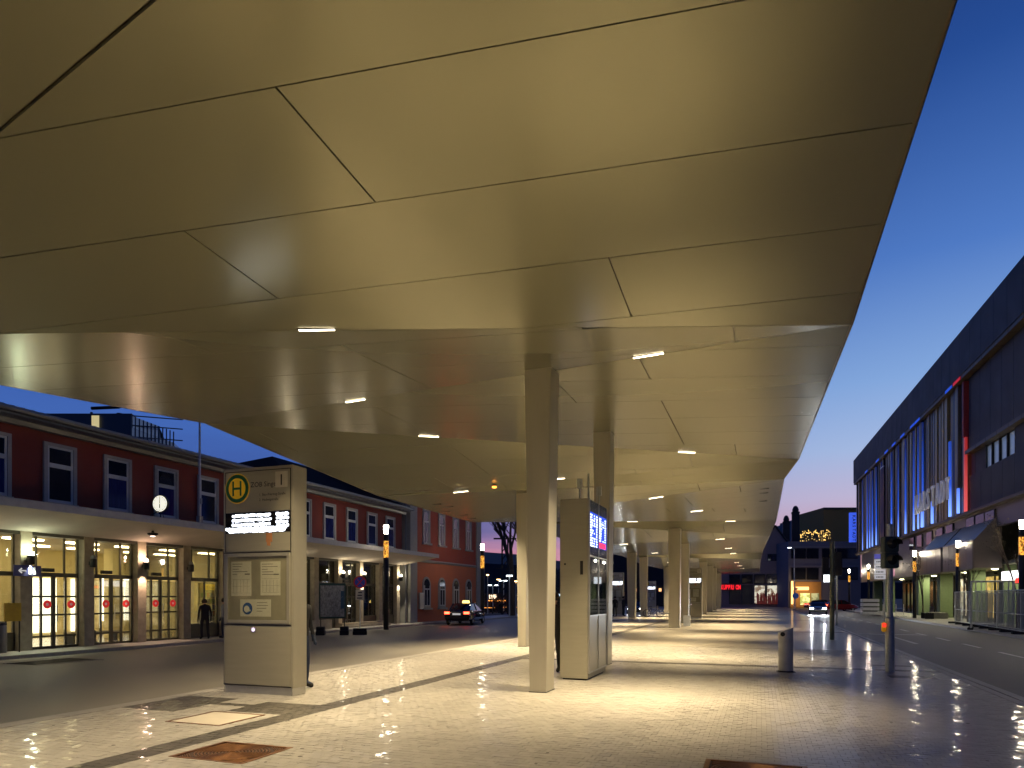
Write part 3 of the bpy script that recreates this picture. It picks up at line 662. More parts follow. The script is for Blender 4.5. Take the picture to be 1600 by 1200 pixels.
for k, lit, col, lb in [(0,'green',GRW,'lit greenish wall lamp on pillar above the direction sign'), (1,'off',GW,'unlit wall lamp on second pillar, right of the first doors'), (2,'pink',PKW,'lit pinkish wall lamp right of the middle doors'),
                        (3,'off',GW,'unlit wall lamp on the pillar left of the standing man'), (8,'warm',GW,'lit wall lamp above the left edge of the city map board'), (9,'warm',GW,'lit wall lamp above the right edge of the city map board'), (11,'warm',GW,'lit wall lamp just left of the tall street lamp'), (-1,'warm',GW,'lit wall lamp left of the direction sign'), (6,'warm',GW,'lit wall lamp hidden behind the bus stop panel')]:
    wall_lamp(yl(k), lit, col, lb)
cl_ = thing('ceiling_lamp', 'small dark lamp hanging under the station forecourt soffit', 'lamp', (FX+1.55, 18.25, 3.95))
obj('body', MB().lathe([(.03,.1),(.05,.02),(.17,0),(.17,-.05),(.10,-.1)], n=16), M_dark, cl_, smooth=True); obj('bulb', MB().lathe([(.09,-.101),(.06,-.13)], n=12), emis('pinkwhite', (1,.75,.65), 3), cl_)
# direction sign
ds = thing('direction_sign', 'dark blue sign with white arrow and toilet symbols on the station pillar', 'sign', (FX+.12, 14.85, 2.35))
obj('panel', MB().box(0,.05,-.42,.42,0,.34), mat('navy_sign', (.03,.03,.10), .4, emit=.15), ds, bevel=.005)
M_wp = mat('white_print', (.75,.75,.75), .5, emit=.5)
ar = MB().prism([(-.30,.17),(-.20,.26),(-.17,.23),(-.21,.19),(-.06,.19),(-.06,.15),(-.21,.15),(-.17,.11),(-.20,.08)], .051, .055, 'x'); obj('arrow', ar, M_wp, ds)
fg = MB()
for yy in (.06,.2): fg.lathe([(.001,.051),(.035,.051),(.035,.055),(.001,.055)], (0,yy,.26), 12, 'x'); fg.prism([(yy-.05,.06),(yy+.05,.06),(yy+.03,.22),(yy-.03,.22)], .051,.055,'x')
obj('figures', fg, M_wp, ds)
# station clock on the canopy edge
ck = thing('station_clock', 'round lit white clock on thin brackets on the canopy edge', 'clock', (FX+2.3, 17.9, 4.40))
cz = .5
ckr = MB().lathe([(.29,-.05),(.30,-.04),(.30,.04),(.29,.05)], (0,0,cz), 28, 'y'); obj('case', ckr, M_dark, ck, smooth=True)
obj('face', MB().lathe([(.001,-.056),(.275,-.056),(.275,-.051),(.001,-.051)], (0,0,cz), 28, 'y'), emis('clock_face', (1,.96,.78), .95), ck)
hd = MB()
for i in range(12):
    a = i*pi/6; hd.tube((.21*math.sin(a),-.06,cz+.21*math.cos(a)),(.25*math.sin(a),-.06,cz+.25*math.cos(a)),.008,n=6)
tag(obj('hour_marks', hd, M_black, ck), kind='stuff')
obj('hand', MB().tube((0,-.062,cz-.02),(.0,-.062,cz-.15),.014,n=6), M_black, ck); obj('hand', MB().tube((0,-.065,cz),(.01,-.065,cz+.22),.009,n=6), M_black, ck)
obj('bracket', MB().tube((0,0,cz-.3),(-.02,0,0),.02,n=8).tube((-.3,-.3,0),(-.05,-.05,cz-.25),.015,n=8).tube((.12,0,0),(.05,0,cz-.29),.012,n=8), M_dark, ck)
ck.rotation_euler = (0,0,math.radians(8))
fp = thing('flag_pole', 'thin pale flagpole rising from the station canopy edge', 'flagpole', (FX+2.4, uy(312, FX+2.4), 4.4))
obj('pole', MB().tube((0,0,0),(0,0,6.4),.045,.03,n=10), M_white, fp); obj('base', MB().box(-.08,.08,-.08,.08,0,.25), M_greyst, fp); obj('cleat', MB().box(.04,.09,-.03,.03,.7,.9), M_greyst, fp)
# trash bin and yellow post at far left
tb = thing('litter_bin', 'grey cylindrical litter bin by the left station pillar', 'litter bin', (-20.9, 13.55, .02))
obj('body', MB().lathe([(.26,.05),(.27,.1),(.27,.82),(.25,.86)], n=20), mat('bin_grey', (.16,.15,.14), .4, .5), tb, smooth=True); obj('hood', MB().lathe([(.275,.86),(.26,.93),(.18,.97),(.02,.98)], n=20), M_dark, tb, smooth=True); obj('leg', MB().box(-.05,.05,-.05,.05,0,.06), M_dark, tb)
yb = thing('timetable_stand', 'yellow timetable board on a post beside the litter bin', 'sign', (-21.3, 14.3, .02))
obj('board', MB().box(-.03,.03,-.24,.24,.95,1.5), mat('yellow_paper', (.55,.36,.03), .6), yb); obj('post', MB().tube((0,-.2,0),(0,-.2,1.0),.02,n=8).tube((0,.2,0),(0,.2,1.0),.02,n=8), M_dark, yb)
# glass tower behind the station roof
gb_ = thing('glass_office_tower', 'dark blue glass topped office block behind the station roof', 'building', (-52, 52, 0))
def XY(u, dist): d_ = ray(u, 933); return (d_.x*dist, d_.y*dist)
# measured silhouette: left part u 100..268, glazed right part u 268..342, at about 55 m
D0 = 52.0
def zat(v, t): return EYE+t*(933-v)/FPX
ax, ay = XY(60, D0); bx, by = XY(206, D0); cx_, cy_ = XY(272, D0+5)
zt = zat(646, D0)
M_navy = mat('navy_cladding', (.02,.028,.04), .5)
obj('block', MB().prism([(ax,ay),(bx,by),(bx-8,by+12),(ax-8,ay+12)], 0, zt), M_navy, gb_, world=True)
obj('glass_part', MB().prism([(bx+.02,by),(cx_,cy_),(cx_-8,cy_+12),(bx-8,by+12)], 0, zat(683, D0+3)), mat('tower_glass', (.16,.26,.33), .15, 0, spec=.9), gb_, world=True)
obj('upper_glass_part', MB().prism([(bx+.02,by+.05),(bx+(cx_-bx)*.62,by+(cy_-by)*.62),(bx+(cx_-bx)*.62-6,by+9),(bx-6,by+9)], zat(683, D0+3)+.01, zat(650, D0)), mat('tower_glass2', (.26,.40,.48), .15, 0, spec=.9), gb_, world=True)
mu_ = MB()
for k in range(12):
    q = k/11; mu_.tube((bx+(cx_-bx)*q*1.0+.05, by+(cy_-by)*q-.1, 8),(bx+(cx_-bx)*q+.05, by+(cy_-by)*q-.1, zt-.2),.05,n=6)
for v_ in (650, 665, 683, 700): mu_.tube((bx,by-.12,zat(v_,D0)),(cx_+1,cy_-.1,zat(v_+3,D0+4)),.05,n=6)
obj('mullion', mu_, mat('mullion_dark', (.03,.05,.07), .4, .5), gb_, world=True)
q0, q1 = XY(143, D0-.15), XY(155, D0-.15)
wz0, wz1 = zat(671, D0), zat(650, D0)
wtow = obj('lit_window', MB().add([(q0[0],q0[1],wz0),(q1[0],q1[1],wz0),(q1[0],q1[1],wz1),(q0[0],q0[1],wz1)], [(0,1,2,3)]), emis('lit_window', (.9,.75,.35), .6), gb_, world=True)
crn = MB(); c0 = XY(143, D0+2); c1 = XY(187, D0+2)
crn.tube((c0[0],c0[1],zat(638,D0+2)),(c1[0],c1[1],zat(636,D0+2)),.13,n=6).tube((c0[0],c0[1],zat(643,D0)),(c0[0],c0[1],zat(633,D0)),.1,n=6).tube((c1[0],c1[1],zat(645,D0)),(c1[0],c1[1],zat(635,D0)),.25,n=6)
obj('roof_crane', crn, M_dark, gb_, world=True)
# ------------------------------------------------------------------ street lamps
M_orn = emis('amber_filigree', (1,.45,.06), 1.5, .8, 13, (.03,.01,.0))
M_head = emis('lamp_head_glow', (1,.9,.72), 60)
M_lampw = (1,.84,.6)
def street_lamp(x, y, h, label, z0=-.0, pw=140):
    t = thing('street_lamp', label, 'street lamp', (x, y, z0), 0, 'tall black street lamps with amber bands')
    s = h/5.6
    obj('post', MB().lathe([(.14,0),(.14,3.72*s),(.13,3.75*s)], n=20), M_blackmet, t, smooth=True)
    obj('amber_band', MB().lathe([(.128,3.752*s),(.128,4.62*s)], n=20), M_orn, t, smooth=True)
    obj('collar', MB().lathe([(.13,4.622*s),(.13,4.98*s),(.11,5.0*s)], n=20), M_blackmet, t, smooth=True)
    obj('glowing_head', MB().lathe([(.09,5.002*s),(.11,5.2*s),(.135,5.40*s),(.11,5.44*s)], n=20), M_head, t, smooth=True)
    obj('cap', MB().lathe([(.12,5.442*s),(.12,5.46*s),(.02,5.5*s)], n=20), M_blackmet, t, smooth=True)
    lamp('lamp_light', 'POINT', (0,0,5.25*s), M_lampw, pw, t, .16, world=False); return t
street_lamp(-18.3, 31.2, 5.6, 'tall street lamp standing in front of the station canopy end')
street_lamp(-18.2, 44.1, 5.55, 'street lamp beside the dark taxi at the end of the red wing')
for (u, vt, vb, lb) in [(1597,795,976,'street lamp at the right picture edge behind the stacked barriers'), (1497,833,965,'street lamp between the metal awning and the bare tree, right side'), (1429,850,958,'street lamp left of the metal awnings, behind the traffic light'),
                        (1357,872,948,'street lamp by the pale shop corner, left of the traffic light'), (1327,884,949,'street lamp standing in the gap left of the department store'), (1169,904,951,'small far street lamp before the gabled house shop window'), (1306,906,948,'far street lamp of which the amber band shows behind the green pole')]:
    t_ = FPX*5.55/(vb-vt); d_ = ray(u, 933); street_lamp(d_.x*t_, d_.y*t_, 5.55, lb, z0=0, pw=900)
# ------------------------------------------------------------------ bus stop information panels
def make_totem():
    t = thing('bus_stop_panel', 'tall bronze grey bus stop information panel with round H sign, nearest one', 'information panel', (-8.28, 9.85, 0), 0, 'bus stop information panels')
    w, d2, h = .75, .14, 3.98
    obj('body', MB().box(-w,w,-d2+.02,d2+.13,.13,h), M_totframe, t, bevel=.012)
    obj('plinth', MB().box(-w+.02,w-.02,-d2+.03,d2+.12,0,.13), M_alu, t, bevel=.006)
    F = -d2+.018
    obj('header_plate', MB().box(-w+.07,w-.05,F-.012,F,3.20,h-.07), M_tot, t, bevel=.004)
    for z_ in (2.485, 1.213, .148): obj('joint', MB().box(-w+.03,w-.03,F-.0135,F-.002,z_-.006,z_+.006), M_dark, t)
    obj('header_seam', MB().box(-w+.055,-w+.067,F-.008,F+.002,2.5,h-.06).box(-w+.055,w-.04,F-.008,F+.002,h-.068,h-.058).box(w-.048,w-.038,F-.008,F+.002,2.5,h-.06), M_dark, t)
    obj('middle_plate', MB().box(-w+.07,w-.05,F-.012,F,2.50,2.82), M_tot, t, bevel=.004)
    obj('lower_plate', MB().box(-w+.04,w-.04,F-.014,F,.16,1.19), M_tot, t, bevel=.004)
    ds_ = obj('display', MB().box(-w+.07,w-.05,F-.010,F,2.83,3.19), mat('display_black', (.008,.008,.01), .12), t)
    M_disp = emis('display_white', (.85,.9,1), 3.5)
    rw = MB(); r0 = random.Random(3)
    for z, xa, xb in [(3.135,-.52,.30),(3.055,-.52,.33),(2.975,-.52,.28),(2.905,-.66,.62),(2.862,-.60,.58),(3.145,.43,.66),(3.075,.43,.66),(3.0,.43,.66),(2.935,.43,.66)]:
        x = xa
        while x < xb:
            q_ = r0.uniform(.020,.032); dy = r0.uniform(0,.0015); rw.lathe([(.001,F-.0125-dy),(q_,F-.0125-dy),(q_,F-.0108-dy),(.001,F-.0108-dy)], (x,0,z+r0.uniform(-.008,.008)), 9, 'y'); x += r0.uniform(.022,.036)
    tag(obj('text_rows', rw, M_disp, ds_), kind='stuff')
    ring = MB().lathe([(.001,F-.013),(.265,F-.013),(.265,F-.020),(.001,F-.020)], (-.42,0,3.62), 36, 'y'); obj('sign_rim', ring, mat('sign_yellow', (.70,.42,.01), .45, emit=.12), t)
    obj('sign_ring', MB().lathe([(.001,F-.0205),(.25,F-.0205),(.25,F-.023),(.001,F-.023)], (-.42,0,3.62), 36, 'y'), mat('sign_green', (.01,.14,.05), .45), t)
    obj('sign_disc', MB().lathe([(.001,F-.0235),(.185,F-.0235),(.185,F-.026),(.001,F-.026)], (-.42,0,3.62), 36, 'y'), mat('sign_yellow', (.70,.42,.01), .45), t)
    obj('sign_letter', MB().box(-.52,-.485,F-.03,F-.0265,3.49,3.75).box(-.355,-.32,F-.03,F-.0265,3.49,3.75).box(-.485,-.355,F-.03,F-.0265,3.60,3.64), mat('sign_green', (.01,.14,.05), .45), t)
    text('title_text', 'ZOB Singen', .125, M_black, t, (-.135,F-.0125,3.63), (pi/2,0,0), .001)
    text('route_text', '1  Bau-/Herzog-Straße', .062, M_black, t, (.05,F-.0125,3.47), (pi/2,0,0), .001)
    text('route_text', '2  Hadwigstraße', .062, M_black, t, (.05,F-.0125,3.38), (pi/2,0,0), .001)
    obj('number_plate', MB().box(.40,.66,F-.02,F-.0125,3.60,3.87), mat('pale_plate', (.62,.58,.47), .5), t); text('number_text', '1', .27, M_black, t, (.46,F-.0215,3.635), (pi/2,0,0), .001)
    cs = obj('notice_case', MB().box(-w+.07,-w+.13,F-.03,F,1.24,2.47).box(w-.11,w-.05,F-.03,F,1.24,2.47).box(-w+.13,w-.11,F-.03,F,2.41,2.47).box(-w+.13,w-.11,F-.03,F,1.24,1.30), M_totframe, t, bevel=.004)
    obj('case_back', MB().box(-w+.13,w-.11,F-.008,F,1.30,2.41), mat('case_back', (.30,.27,.19), .5), cs)
    for (xa, xb, za, zb) in [(-.56,-.12,1.72,2.33),(.08,.50,1.73,2.32),(-.36,.30,1.36,1.66)]:
        p_ = obj('paper_sheet', MB().box(xa,xb,F-.012,F-.0085,za,zb), M_paper, cs)
    pr = MB(); r0 = random.Random(9)
    for xa, xb, za, zb in [(-.56,-.12,1.72,2.33),(.08,.50,1.73,2.32)]:
        for k in range(5): pr.box(xa+.03, xa+.03+r0.uniform(.1,.36), F-.0135, F-.0125, zb-.05-k*.045, zb-.04-k*.045)
        for k in range(5): pr.box(xa+.05+k*.075, xa+.054+k*.075, F-.0135, F-.0125, za+.06, zb-.32)
        for k in range(3): pr.box(xa+.03, xb-.03, F-.0137, F-.0126, za+.05+k*.12, za+.053+k*.12)
        pr.box(xb-.14, xb-.03, F-.0139, F-.0128, zb-.235, zb-.215)
    for k in range(4): pr.box(.0,.0+[.22,.24,.2,.12][k],F-.0135,F-.0125,1.60-k*.05,1.608-k*.05)
    obj('printed_lines', pr, mat('grey_print', (.12,.11,.10), .6), cs)
    obj('mask_symbol', MB().lathe([(.001,F-.0125),(.105,F-.0125),(.105,F-.0145),(.001,F-.0145)], (-.20,0,1.50), 24, 'y'), mat('blue_print', (.02,.08,.25), .5), cs)
    obj('mask_face', MB().lathe([(.001,F-.015),(.06,F-.015),(.06,F-.0165),(.001,F-.0165)], (-.215,0,1.49), 16, 'y').box(-.21,-.13,F-.017,F-.0151,1.45,1.48), M_paper, cs)
    obj('case_glass', MB().box(-w+.13,w-.11,F-.028,F-.024,1.30,2.41), M_caseglass, cs)
    lk = MB().lathe([(.001,F-.015),(.055,F-.015),(.055,F-.022),(.001,F-.022)], (-.07,0,1.13), 16, 'y'); obj('button_plate', lk, M_alu, t)
    obj('button', MB().lathe([(.001,F-.023),(.035,F-.023),(.033,F-.03),(.001,F-.032)], (-.07,0,1.13), 16, 'y'), emis('button_glow', (.9,.75,1), 1.2), t)
    obj('orange_sticker', MB().prism([(.20,2.66),(.33,2.66),(.33,2.82),(.2,2.82)], F-.016, F-.0125, 'y').prism([(.22,2.6),(.29,2.59),(.29,2.66),(.22,2.66)], F-.016, F-.0125, 'y'), mat('orange_sticker', (.5,.22,.09), .6), t)
    return t
tot = make_totem()
dup(tot, 'distant bus stop panel seen right of the broad canopy column', (-5.0, 55.5, 0))
dup(tot, 'distant bus stop panel left of the glaring headlight', (-12.6, 63, 0))
dup(tot, 'distant bus stop panel behind the bicycle', (-14.6, 98, 0))
# ------------------------------------------------------------------ departure screen cabinet
cb = thing('departure_board', 'tall champagne metal cabinet with blue departure screens and map cases', 'departure board', (-3.55, 14.45, 0))
H_ = 3.72
obj('body', MB().box(-.33,.26,-.85,.85,.03,H_), M_tot, cb, bevel=.01); obj('base', MB().box(-.28,.22,-.8,.8,0,.03), M_dark, cb)
fr = MB()
for a, b in ((-.85,-.82),(-.015,.015),(.82,.85)): fr.box(.261,.30,a,b,.14,H_)
for z in (.14,1.30,2.53): 
    for a, b in ((-.82,-.015),(.015,.82)): fr.box(.261,.298,a,b,z,z+.03)
obj('frame', fr, M_alu, cb)
M_steelp = mat('brushed_steel_door', (.42,.40,.35), .36, .8, var=.0)
M_scr = mat('screen_blue', (.01,.02,.15), .2, emit=1.1, ecol=(.02,.08,.75), var=0)
for a, b, red in ((-.82,-.015,False),(.015,.82,True)):
    obj('lower_door', MB().box(.262,.285,a,b,.17,1.30), M_steelp, cb)
    mp_o = obj('map_case', MB().box(.262,.268,a,b,1.33,2.53), mat('case_inner', (.10,.11,.10), .6), cb)
    obj('map_sheet', MB().box(.269,.272,a+.05,b-.12,1.42,2.42), mat('transit_map', (.30,.36,.30), .6, var=.5, nscale=7), mp_o)
    r0 = random.Random(5+red); ln = MB(); 
    for k in range(16):
        y_, z_ = r0.uniform(a+.1,b-.16), r0.uniform(1.5,2.3); ln.tube((.274,y_,z_),(.274,min(b-.14,max(a+.07,y_+r0.uniform(-.3,.3))),min(2.38,z_+r0.uniform(-.3,.3))),.006,n=4)
    obj('map_line', ln, mat('map_line', (.10,.28,.16), .6), mp_o)
    obj('map_glass', MB().box(.284,.289,a,b,1.33,2.53), M_glass, mp_o)
    obj('case_lamp', MB().sphere((.277, b-.25, 2.47), .03), emis('case_lamp', (1,.95,.8), 25), mp_o, smooth=True)
    sc_ = obj('screen', MB().box(.262,.29,a,b,2.56,H_-.02), mat('screen_black', (.006,.006,.008), .12), cb)
    obj('screen_image', MB().box(.291,.292,a+.02,b-.03,2.75,3.46), M_scr, sc_)
    rows_ = MB()
    for k in range(13):
        z_ = 3.40-k*.053
        if red and k > 9: continue
        rows_.box(.2925,.2935,a+.04,a+.04+r0.uniform(.14,.3),z_-.016,z_+.014); rows_.box(.2925,.2935,b-.22,b-.22+r0.uniform(.08,.14),z_-.016,z_+.014)
        if r0.random() < .6: rows_.box(.2925,.2935,a+.38,a+.38+r0.uniform(.05,.12),z_-.014,z_+.012)
    tag(obj('text_rows', rows_, emis('screen_text', (.75,.85,1), 2.6), sc_), kind='stuff')
    if red: obj('red_notice', MB().box(.2936,.2945,a+.03,b-.12,2.76,2.88), emis('screen_red', (.9,.02,.12), 1.6), sc_)
obj('handle', MB().box(.10,.16,-.858,-.851,2.16,2.44), M_dark, cb); obj('rear_latch', MB().lathe([(.02,-.865),(.02,-.85)], (-.22,0,2.38), 10, 'y'), M_dark, cb)
for i, (x, y, h, w) in enumerate([(.05,-.7,.42,.10),(.2,-.55,.55,.03),(.18,.3,.4,.03),(.18,.55,.45,.10),(.05,.1,.35,.02)]):
    a_ = MB().tube((x,y,H_),(x,y,H_+h),.018,n=8)
    if w > .05: a_.box(x-w/2,x+w/2,y-.04,y+.04,H_+h*.55,H_+h)
    obj('antenna', a_, M_galv, cb)
# ------------------------------------------------------------------ bollard ashtray bin
bo = thing('bollard_bin', 'round stainless steel bollard bin with slanted top on the pavement', 'bin', (.56, 16.75, 0))
bm_ = MB(); n = 28
vs = []
for z_, r_ in ((0,.155),(.02,.16),(.95,.16)): vs += [(r_*math.cos(2*pi*i/n), r_*math.sin(2*pi*i/n), z_+(.06*math.cos(2*pi*i/n) if z_ > .5 else 0)) for i in range(n)]
bm_.add(vs, [(j*n+i, j*n+(i+1) % n, (j+1)*n+(i+1) % n, (j+1)*n+i) for j in range(2) for i in range(n)]+[tuple(range(2*n,3*n))])
obj('tube', bm_, mat('bin_steel', (.62,.60,.55), .42, .2), bo, smooth=True)
obj('rim', MB().lathe([(.166,.0),(.166,.03)], (0,0,.0), 28).box(-.2,.2,-.17,.17,0,.008), M_dark, bo)
obj('opening', MB().lathe([(.001,-.168),(.05,-.168),(.05,-.15),(.001,-.15)], (-.07,0,.86), 16, 'y'), M_dark, bo)
# ------------------------------------------------------------------ traffic light
def traffic_light(x, y, label, head_z=2.35, back=False, pole_m=M_galv, r=.085):
    t = thing('traffic_light', label, 'traffic light', (x, y, 0))
    obj('lower_pole', MB().lathe([(r+.01,0),(r+.01,1.22),(r-.02,1.26)], n=20), pole_m, t, smooth=True)
    obj('upper_pole', MB().lathe([(r-.02,1.26),(r-.02,head_z+.02)], n=20), pole_m, t, smooth=True)
    hd_ = obj('signal_head', MB().box(-.16,.16,-.1,.12,head_z,head_z+.36).box(-.16,.16,-.1,.12,head_z+.365,head_z+.72), mat('signal_green_grey', (.035,.055,.05), .45), t, bevel=.02)
    for z_ in (.18,.545):
        s_ = 1 if back else -1
        obj('lens', MB().lathe([(.001,s_*.101),(.10,s_*.101),(.10,s_*.115),(.03,s_*.12)], (0,0,head_z+z_), 20, 'y'), mat('dark_lens', (.02,.022,.025), .08), hd_, smooth=True)
        hv = MB(); n_ = 14
        vs_ = [( .125*math.cos(pi*i/n_+0), s_*.10, head_z+z_+.125*math.sin(pi*i/n_)) for i in range(n_+1)]+[(.125*math.cos(pi*i/n_), s_*.30, head_z+z_-.01+.12*math.sin(pi*i/n_)) for i in range(n_+1)]
        hv.add(vs_, [(i,i+1,n_+2+i,n_+1+i) for i in range(n_)]); vs2 = [(a*1.04,b,head_z+z_+(c-head_z-z_)*1.04) for a,b,c in vs_]; hv.add(vs2, [(i,i+1,n_+2+i,n_+1+i) for i in range(n_)])
        obj('visor', hv, M_rubber, hd_)
    obj('cap', MB().lathe([(r-.02,head_z+.725),(r-.02,head_z+1.0),(.01,head_z+1.02)], n=14), pole_m, t)
    return t
tl1 = traffic_light(2.78, 17.5, 'grey traffic light with two dark lenses near the kerb')
rb = thing('request_button', 'yellow and red pedestrian request box on the traffic light pole', 'request button', (2.66, 17.45, 1.02))
obj('housing', MB().box(-.06,.03,-.06,.06,-.11,.11), mat('signal_yellow', (.7,.35,.01), .4, emit=.25), rb, bevel=.02); obj('red_light', MB().box(-.05,.03,-.066,-.061,-.0,.09), emis('red_request', (1,.04,.02), 1.5), rb)
tl1.rotation_euler = (0,0,math.radians(20))
M_olive = mat('olive_pole', (.20,.21,.12), .5, .2)
tl2 = thing('sign_pole', 'olive green pole with the back of a signal head, farther along the kerb', 'pole', (2.72, 30.0, 0))
obj('pole', MB().lathe([(.085,0),(.085,3.9),(.06,3.95)], n=16), M_olive, tl2, smooth=True); obj('signal_head', MB().box(.09,.36,-.15,.15,2.55,3.5), M_dark, tl2, bevel=.03); obj('signal_back', MB().box(-.36,-.12,-.12,.12,2.6,3.3), M_dark, tl2, bevel=.03)
ls = thing('lit_sign', 'small white lit square sign left of the olive pole', 'sign', (*XY(1293.5, 42), 2.62))
obj('box', MB().box(-.24,.24,-.08,.08,0,.46), emis('white_sign_box', (.9,.95,1), 1.8), ls, bevel=.01); obj('arm', MB().tube((.24,0,.2),(.5,0,.2),.03,n=8).tube((.5,0,-2.62),(.5,0,.7),.05,n=8), M_galv, ls)
tr_ = thing('direction_board', 'stacked white direction board with blue top plate left of the signal head', 'sign', (*XY(1375, 40), 0))
tr_.rotation_euler = (0,0,YAW*.4)
for k in range(5):
    z_ = 2.75+.3*(4-k); obj('plate', MB().box(-.30,.30,-.02,.02,z_,z_+.27), mat('plate_blue', (.12,.12,.5), .5, emit=.5) if k == 0 else mat('plate_white', (.65,.65,.68), .5, emit=.45), tr_)
    if k: 
        pb = MB(); 
        for q in range(5): pb.box(-.2+q*.08,-.15+q*.08,-.025,-.021,z_+.09,z_+.16)
        obj('print', pb, M_black, tr_)
obj('post', MB().tube((.25,.05,0),(.25,.05,4.3),.05,n=10), M_galv, tr_)
# ------------------------------------------------------------------ city map board, no-stopping sign
mbd = thing('city_map_board', 'green framed city map on two legs with black weights', 'map board', (-18.95, 27.4, -.09), math.radians(78))
obj('frame', MB().box(-.95,.95,-.05,.05,.75,2.35), mat('green_frame', (.02,.07,.05), .5), mbd, bevel=.02)
obj('map', MB().box(-.86,.86,-.056,-.051,.83,2.25), mat('city_map', (.30,.32,.29), .5, var=.75, nscale=9), mbd)
rdm = random.Random(12); st_ = MB()
for k in range(26):
    a, b, c, d_ = rdm.uniform(-.8,.8), rdm.uniform(.9,2.2), rdm.uniform(-.5,.5), rdm.uniform(-.3,.3)
    st_.tube((a,-.058,b),(max(-.85,min(.85,a+c)),-.058,max(.84,min(2.24,b+d_))),.007,n=4)
obj('street_lines', st_, mat('map_street', (.42,.42,.40), .6), mbd); obj('legend', MB().box(.6,.84,-.06,-.057,1.2,2.0), mat('legend', (.05,.12,.18), .6), mbd)
obj('leg', MB().tube((-.85,0,0),(-.85,0,2.3),.035,n=8), M_dark, mbd); obj('leg', MB().tube((.85,0,0),(.85,0,2.3),.035,n=8), M_dark, mbd)
for s_ in (-1,1): obj('weight', MB().box(s_*.85-.3,s_*.85+.3,-.28,.28,0,.20).box(s_*.85-.28,s_*.85+.28,-.26,.26,.21,.38), M_rubber, mbd, bevel=.01)
mbd.rotation_euler = (0,0,math.radians(28)); mbd.scale = (.64, 1, 1.04)
ns = thing('no_stopping_sign', 'round blue and red no stopping sign with plate on a weighted post', 'road sign', (-17.9, 28.1, -.09), math.radians(30))
obj('post', MB().tube((0,0,.2),(0,0,2.9),.03,n=8), M_galv, ns); obj('weight', MB().box(-.33,.33,-.2,.2,0,.17).box(-.31,.31,-.18,.18,.175,.3), M_rubber, ns, bevel=.01)
obj('disc', MB().lathe([(.001,-.04),(.30,-.04),(.30,-.03),(.001,-.03)], (0,0,2.5), 28, 'y'), mat('sign_red', (.5,.02,.02), .4, emit=.05), ns)
obj('blue_field', MB().lathe([(.001,-.045),(.24,-.045),(.24,-.041),(.001,-.041)], (0,0,2.5), 28, 'y'), mat('sign_blue', (.02,.05,.35), .4, emit=.05), ns)
cr = MB()
for s_ in (-1,1): cr.prism([(-.19*s_-.025,2.29),(-.19*s_+.03,2.27),(.19*s_+.025,2.71),(.19*s_-.03,2.73)], -.05+.001*s_, -.046, 'y')
obj('cross_bar', cr, mat('sign_red', (.5,.02,.02), .4), ns)
pl = obj('plate', MB().box(-.2,.2,-.035,-.025,1.65,2.12), M_paper, ns); pb = MB()
for q in range(3): pb.box(-.14+q*.03,.1,-.04,-.036,1.72+q*.13,1.77+q*.13)
obj('plate_print', pb, M_black, ns)
# ------------------------------------------------------------------ department store (right), facade on a slightly turned line
KA = math.atan(.025); 
ks = thing('department_store', 'large dark clad department store with coloured vertical slats and blue light tubes', 'building', (14.5, 0, 0), KA)
def KY(u, off=0):      # distance along the facade seen at image column u
    d_ = ray(u, 933); r = d_.x/d_.y; y = 14.5/(r+.025); return y/math.cos(KA)
YC = KY(1338); YS = KY(1507)
M_clad = mat('slate_cladding', (.045,.047,.045), .6, .1, var=.12, nscale=.8)
M_clad2 = mat('bronze_cladding', (.20,.17,.14), .4, .55, var=.15, nscale=1)
M_ledge = mat('ledge_bronze', (.10,.07,.035), .45, .4)
obj('core', MB().box(.6, 26, 5, YC-.3, 7.3, 16.6), mat('core_dark', (.012,.012,.014), .7), ks)
obj('ground_core', MB().box(4.2, 26, 5, YC-6, .02, 7.2), mat('inner_wall', (.16,.17,.10), .7), ks)
def panels(y0, y1, z0, z1, x, step, m, name='cladding_panel', gap=.03):
    y = y0
    while y < y1-.05:
        b = min(y+step, y1); obj(name, MB().box(x, x+.3, y+gap/2, b-gap/2, z0, z1), m, ks); y += step
panels(8, YC, 16.75, 19.7, -.35, 2.2, M_clad, 'parapet_panel')
obj('parapet_body', MB().box(-.04, 25, 5, YC-.1, 16.62, 19.6), M_dark, ks)
lk = MB(); y = 8
while y < YC: obj('ledge', MB().box(-.3, .5, y+.02, min(y+2.2,YC)-.02, 16.5, 16.74), M_ledge, ks); y += 2.2
panels(8, YS-.4, 11.6, 16.48, .15, 1.9, M_clad); 
y = 8
while y < YS-.5: obj('ledge', MB().box(-.1,.5,y+.02,min(y+1.9,YS-.4)-.02,11.35,11.58), M_ledge, ks); y += 1.9
panels(8, YS-.4, 7.5, 9.85, .2, 1.9, M_clad)
wa, wb = KY(1532), KY(1577)
obj('window_recess', MB().box(.45,.6,8,YS-.4,9.86,11.34), M_dark, ks)
panels(8, wb, 9.86, 11.34, .25, 1.9, M_clad)
k = 0; y = wb
while y < wa:
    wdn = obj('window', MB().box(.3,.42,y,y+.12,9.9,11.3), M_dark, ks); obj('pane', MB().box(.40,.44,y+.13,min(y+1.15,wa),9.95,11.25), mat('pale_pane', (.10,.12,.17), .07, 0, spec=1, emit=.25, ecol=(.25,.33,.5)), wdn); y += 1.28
panels(wa, YS-.4, 9.86, 11.34, .3, 2, M_clad)
obj('lower_ledge', MB().box(-.15,.5,5,YC,7.25,7.42), M_ledge, ks)
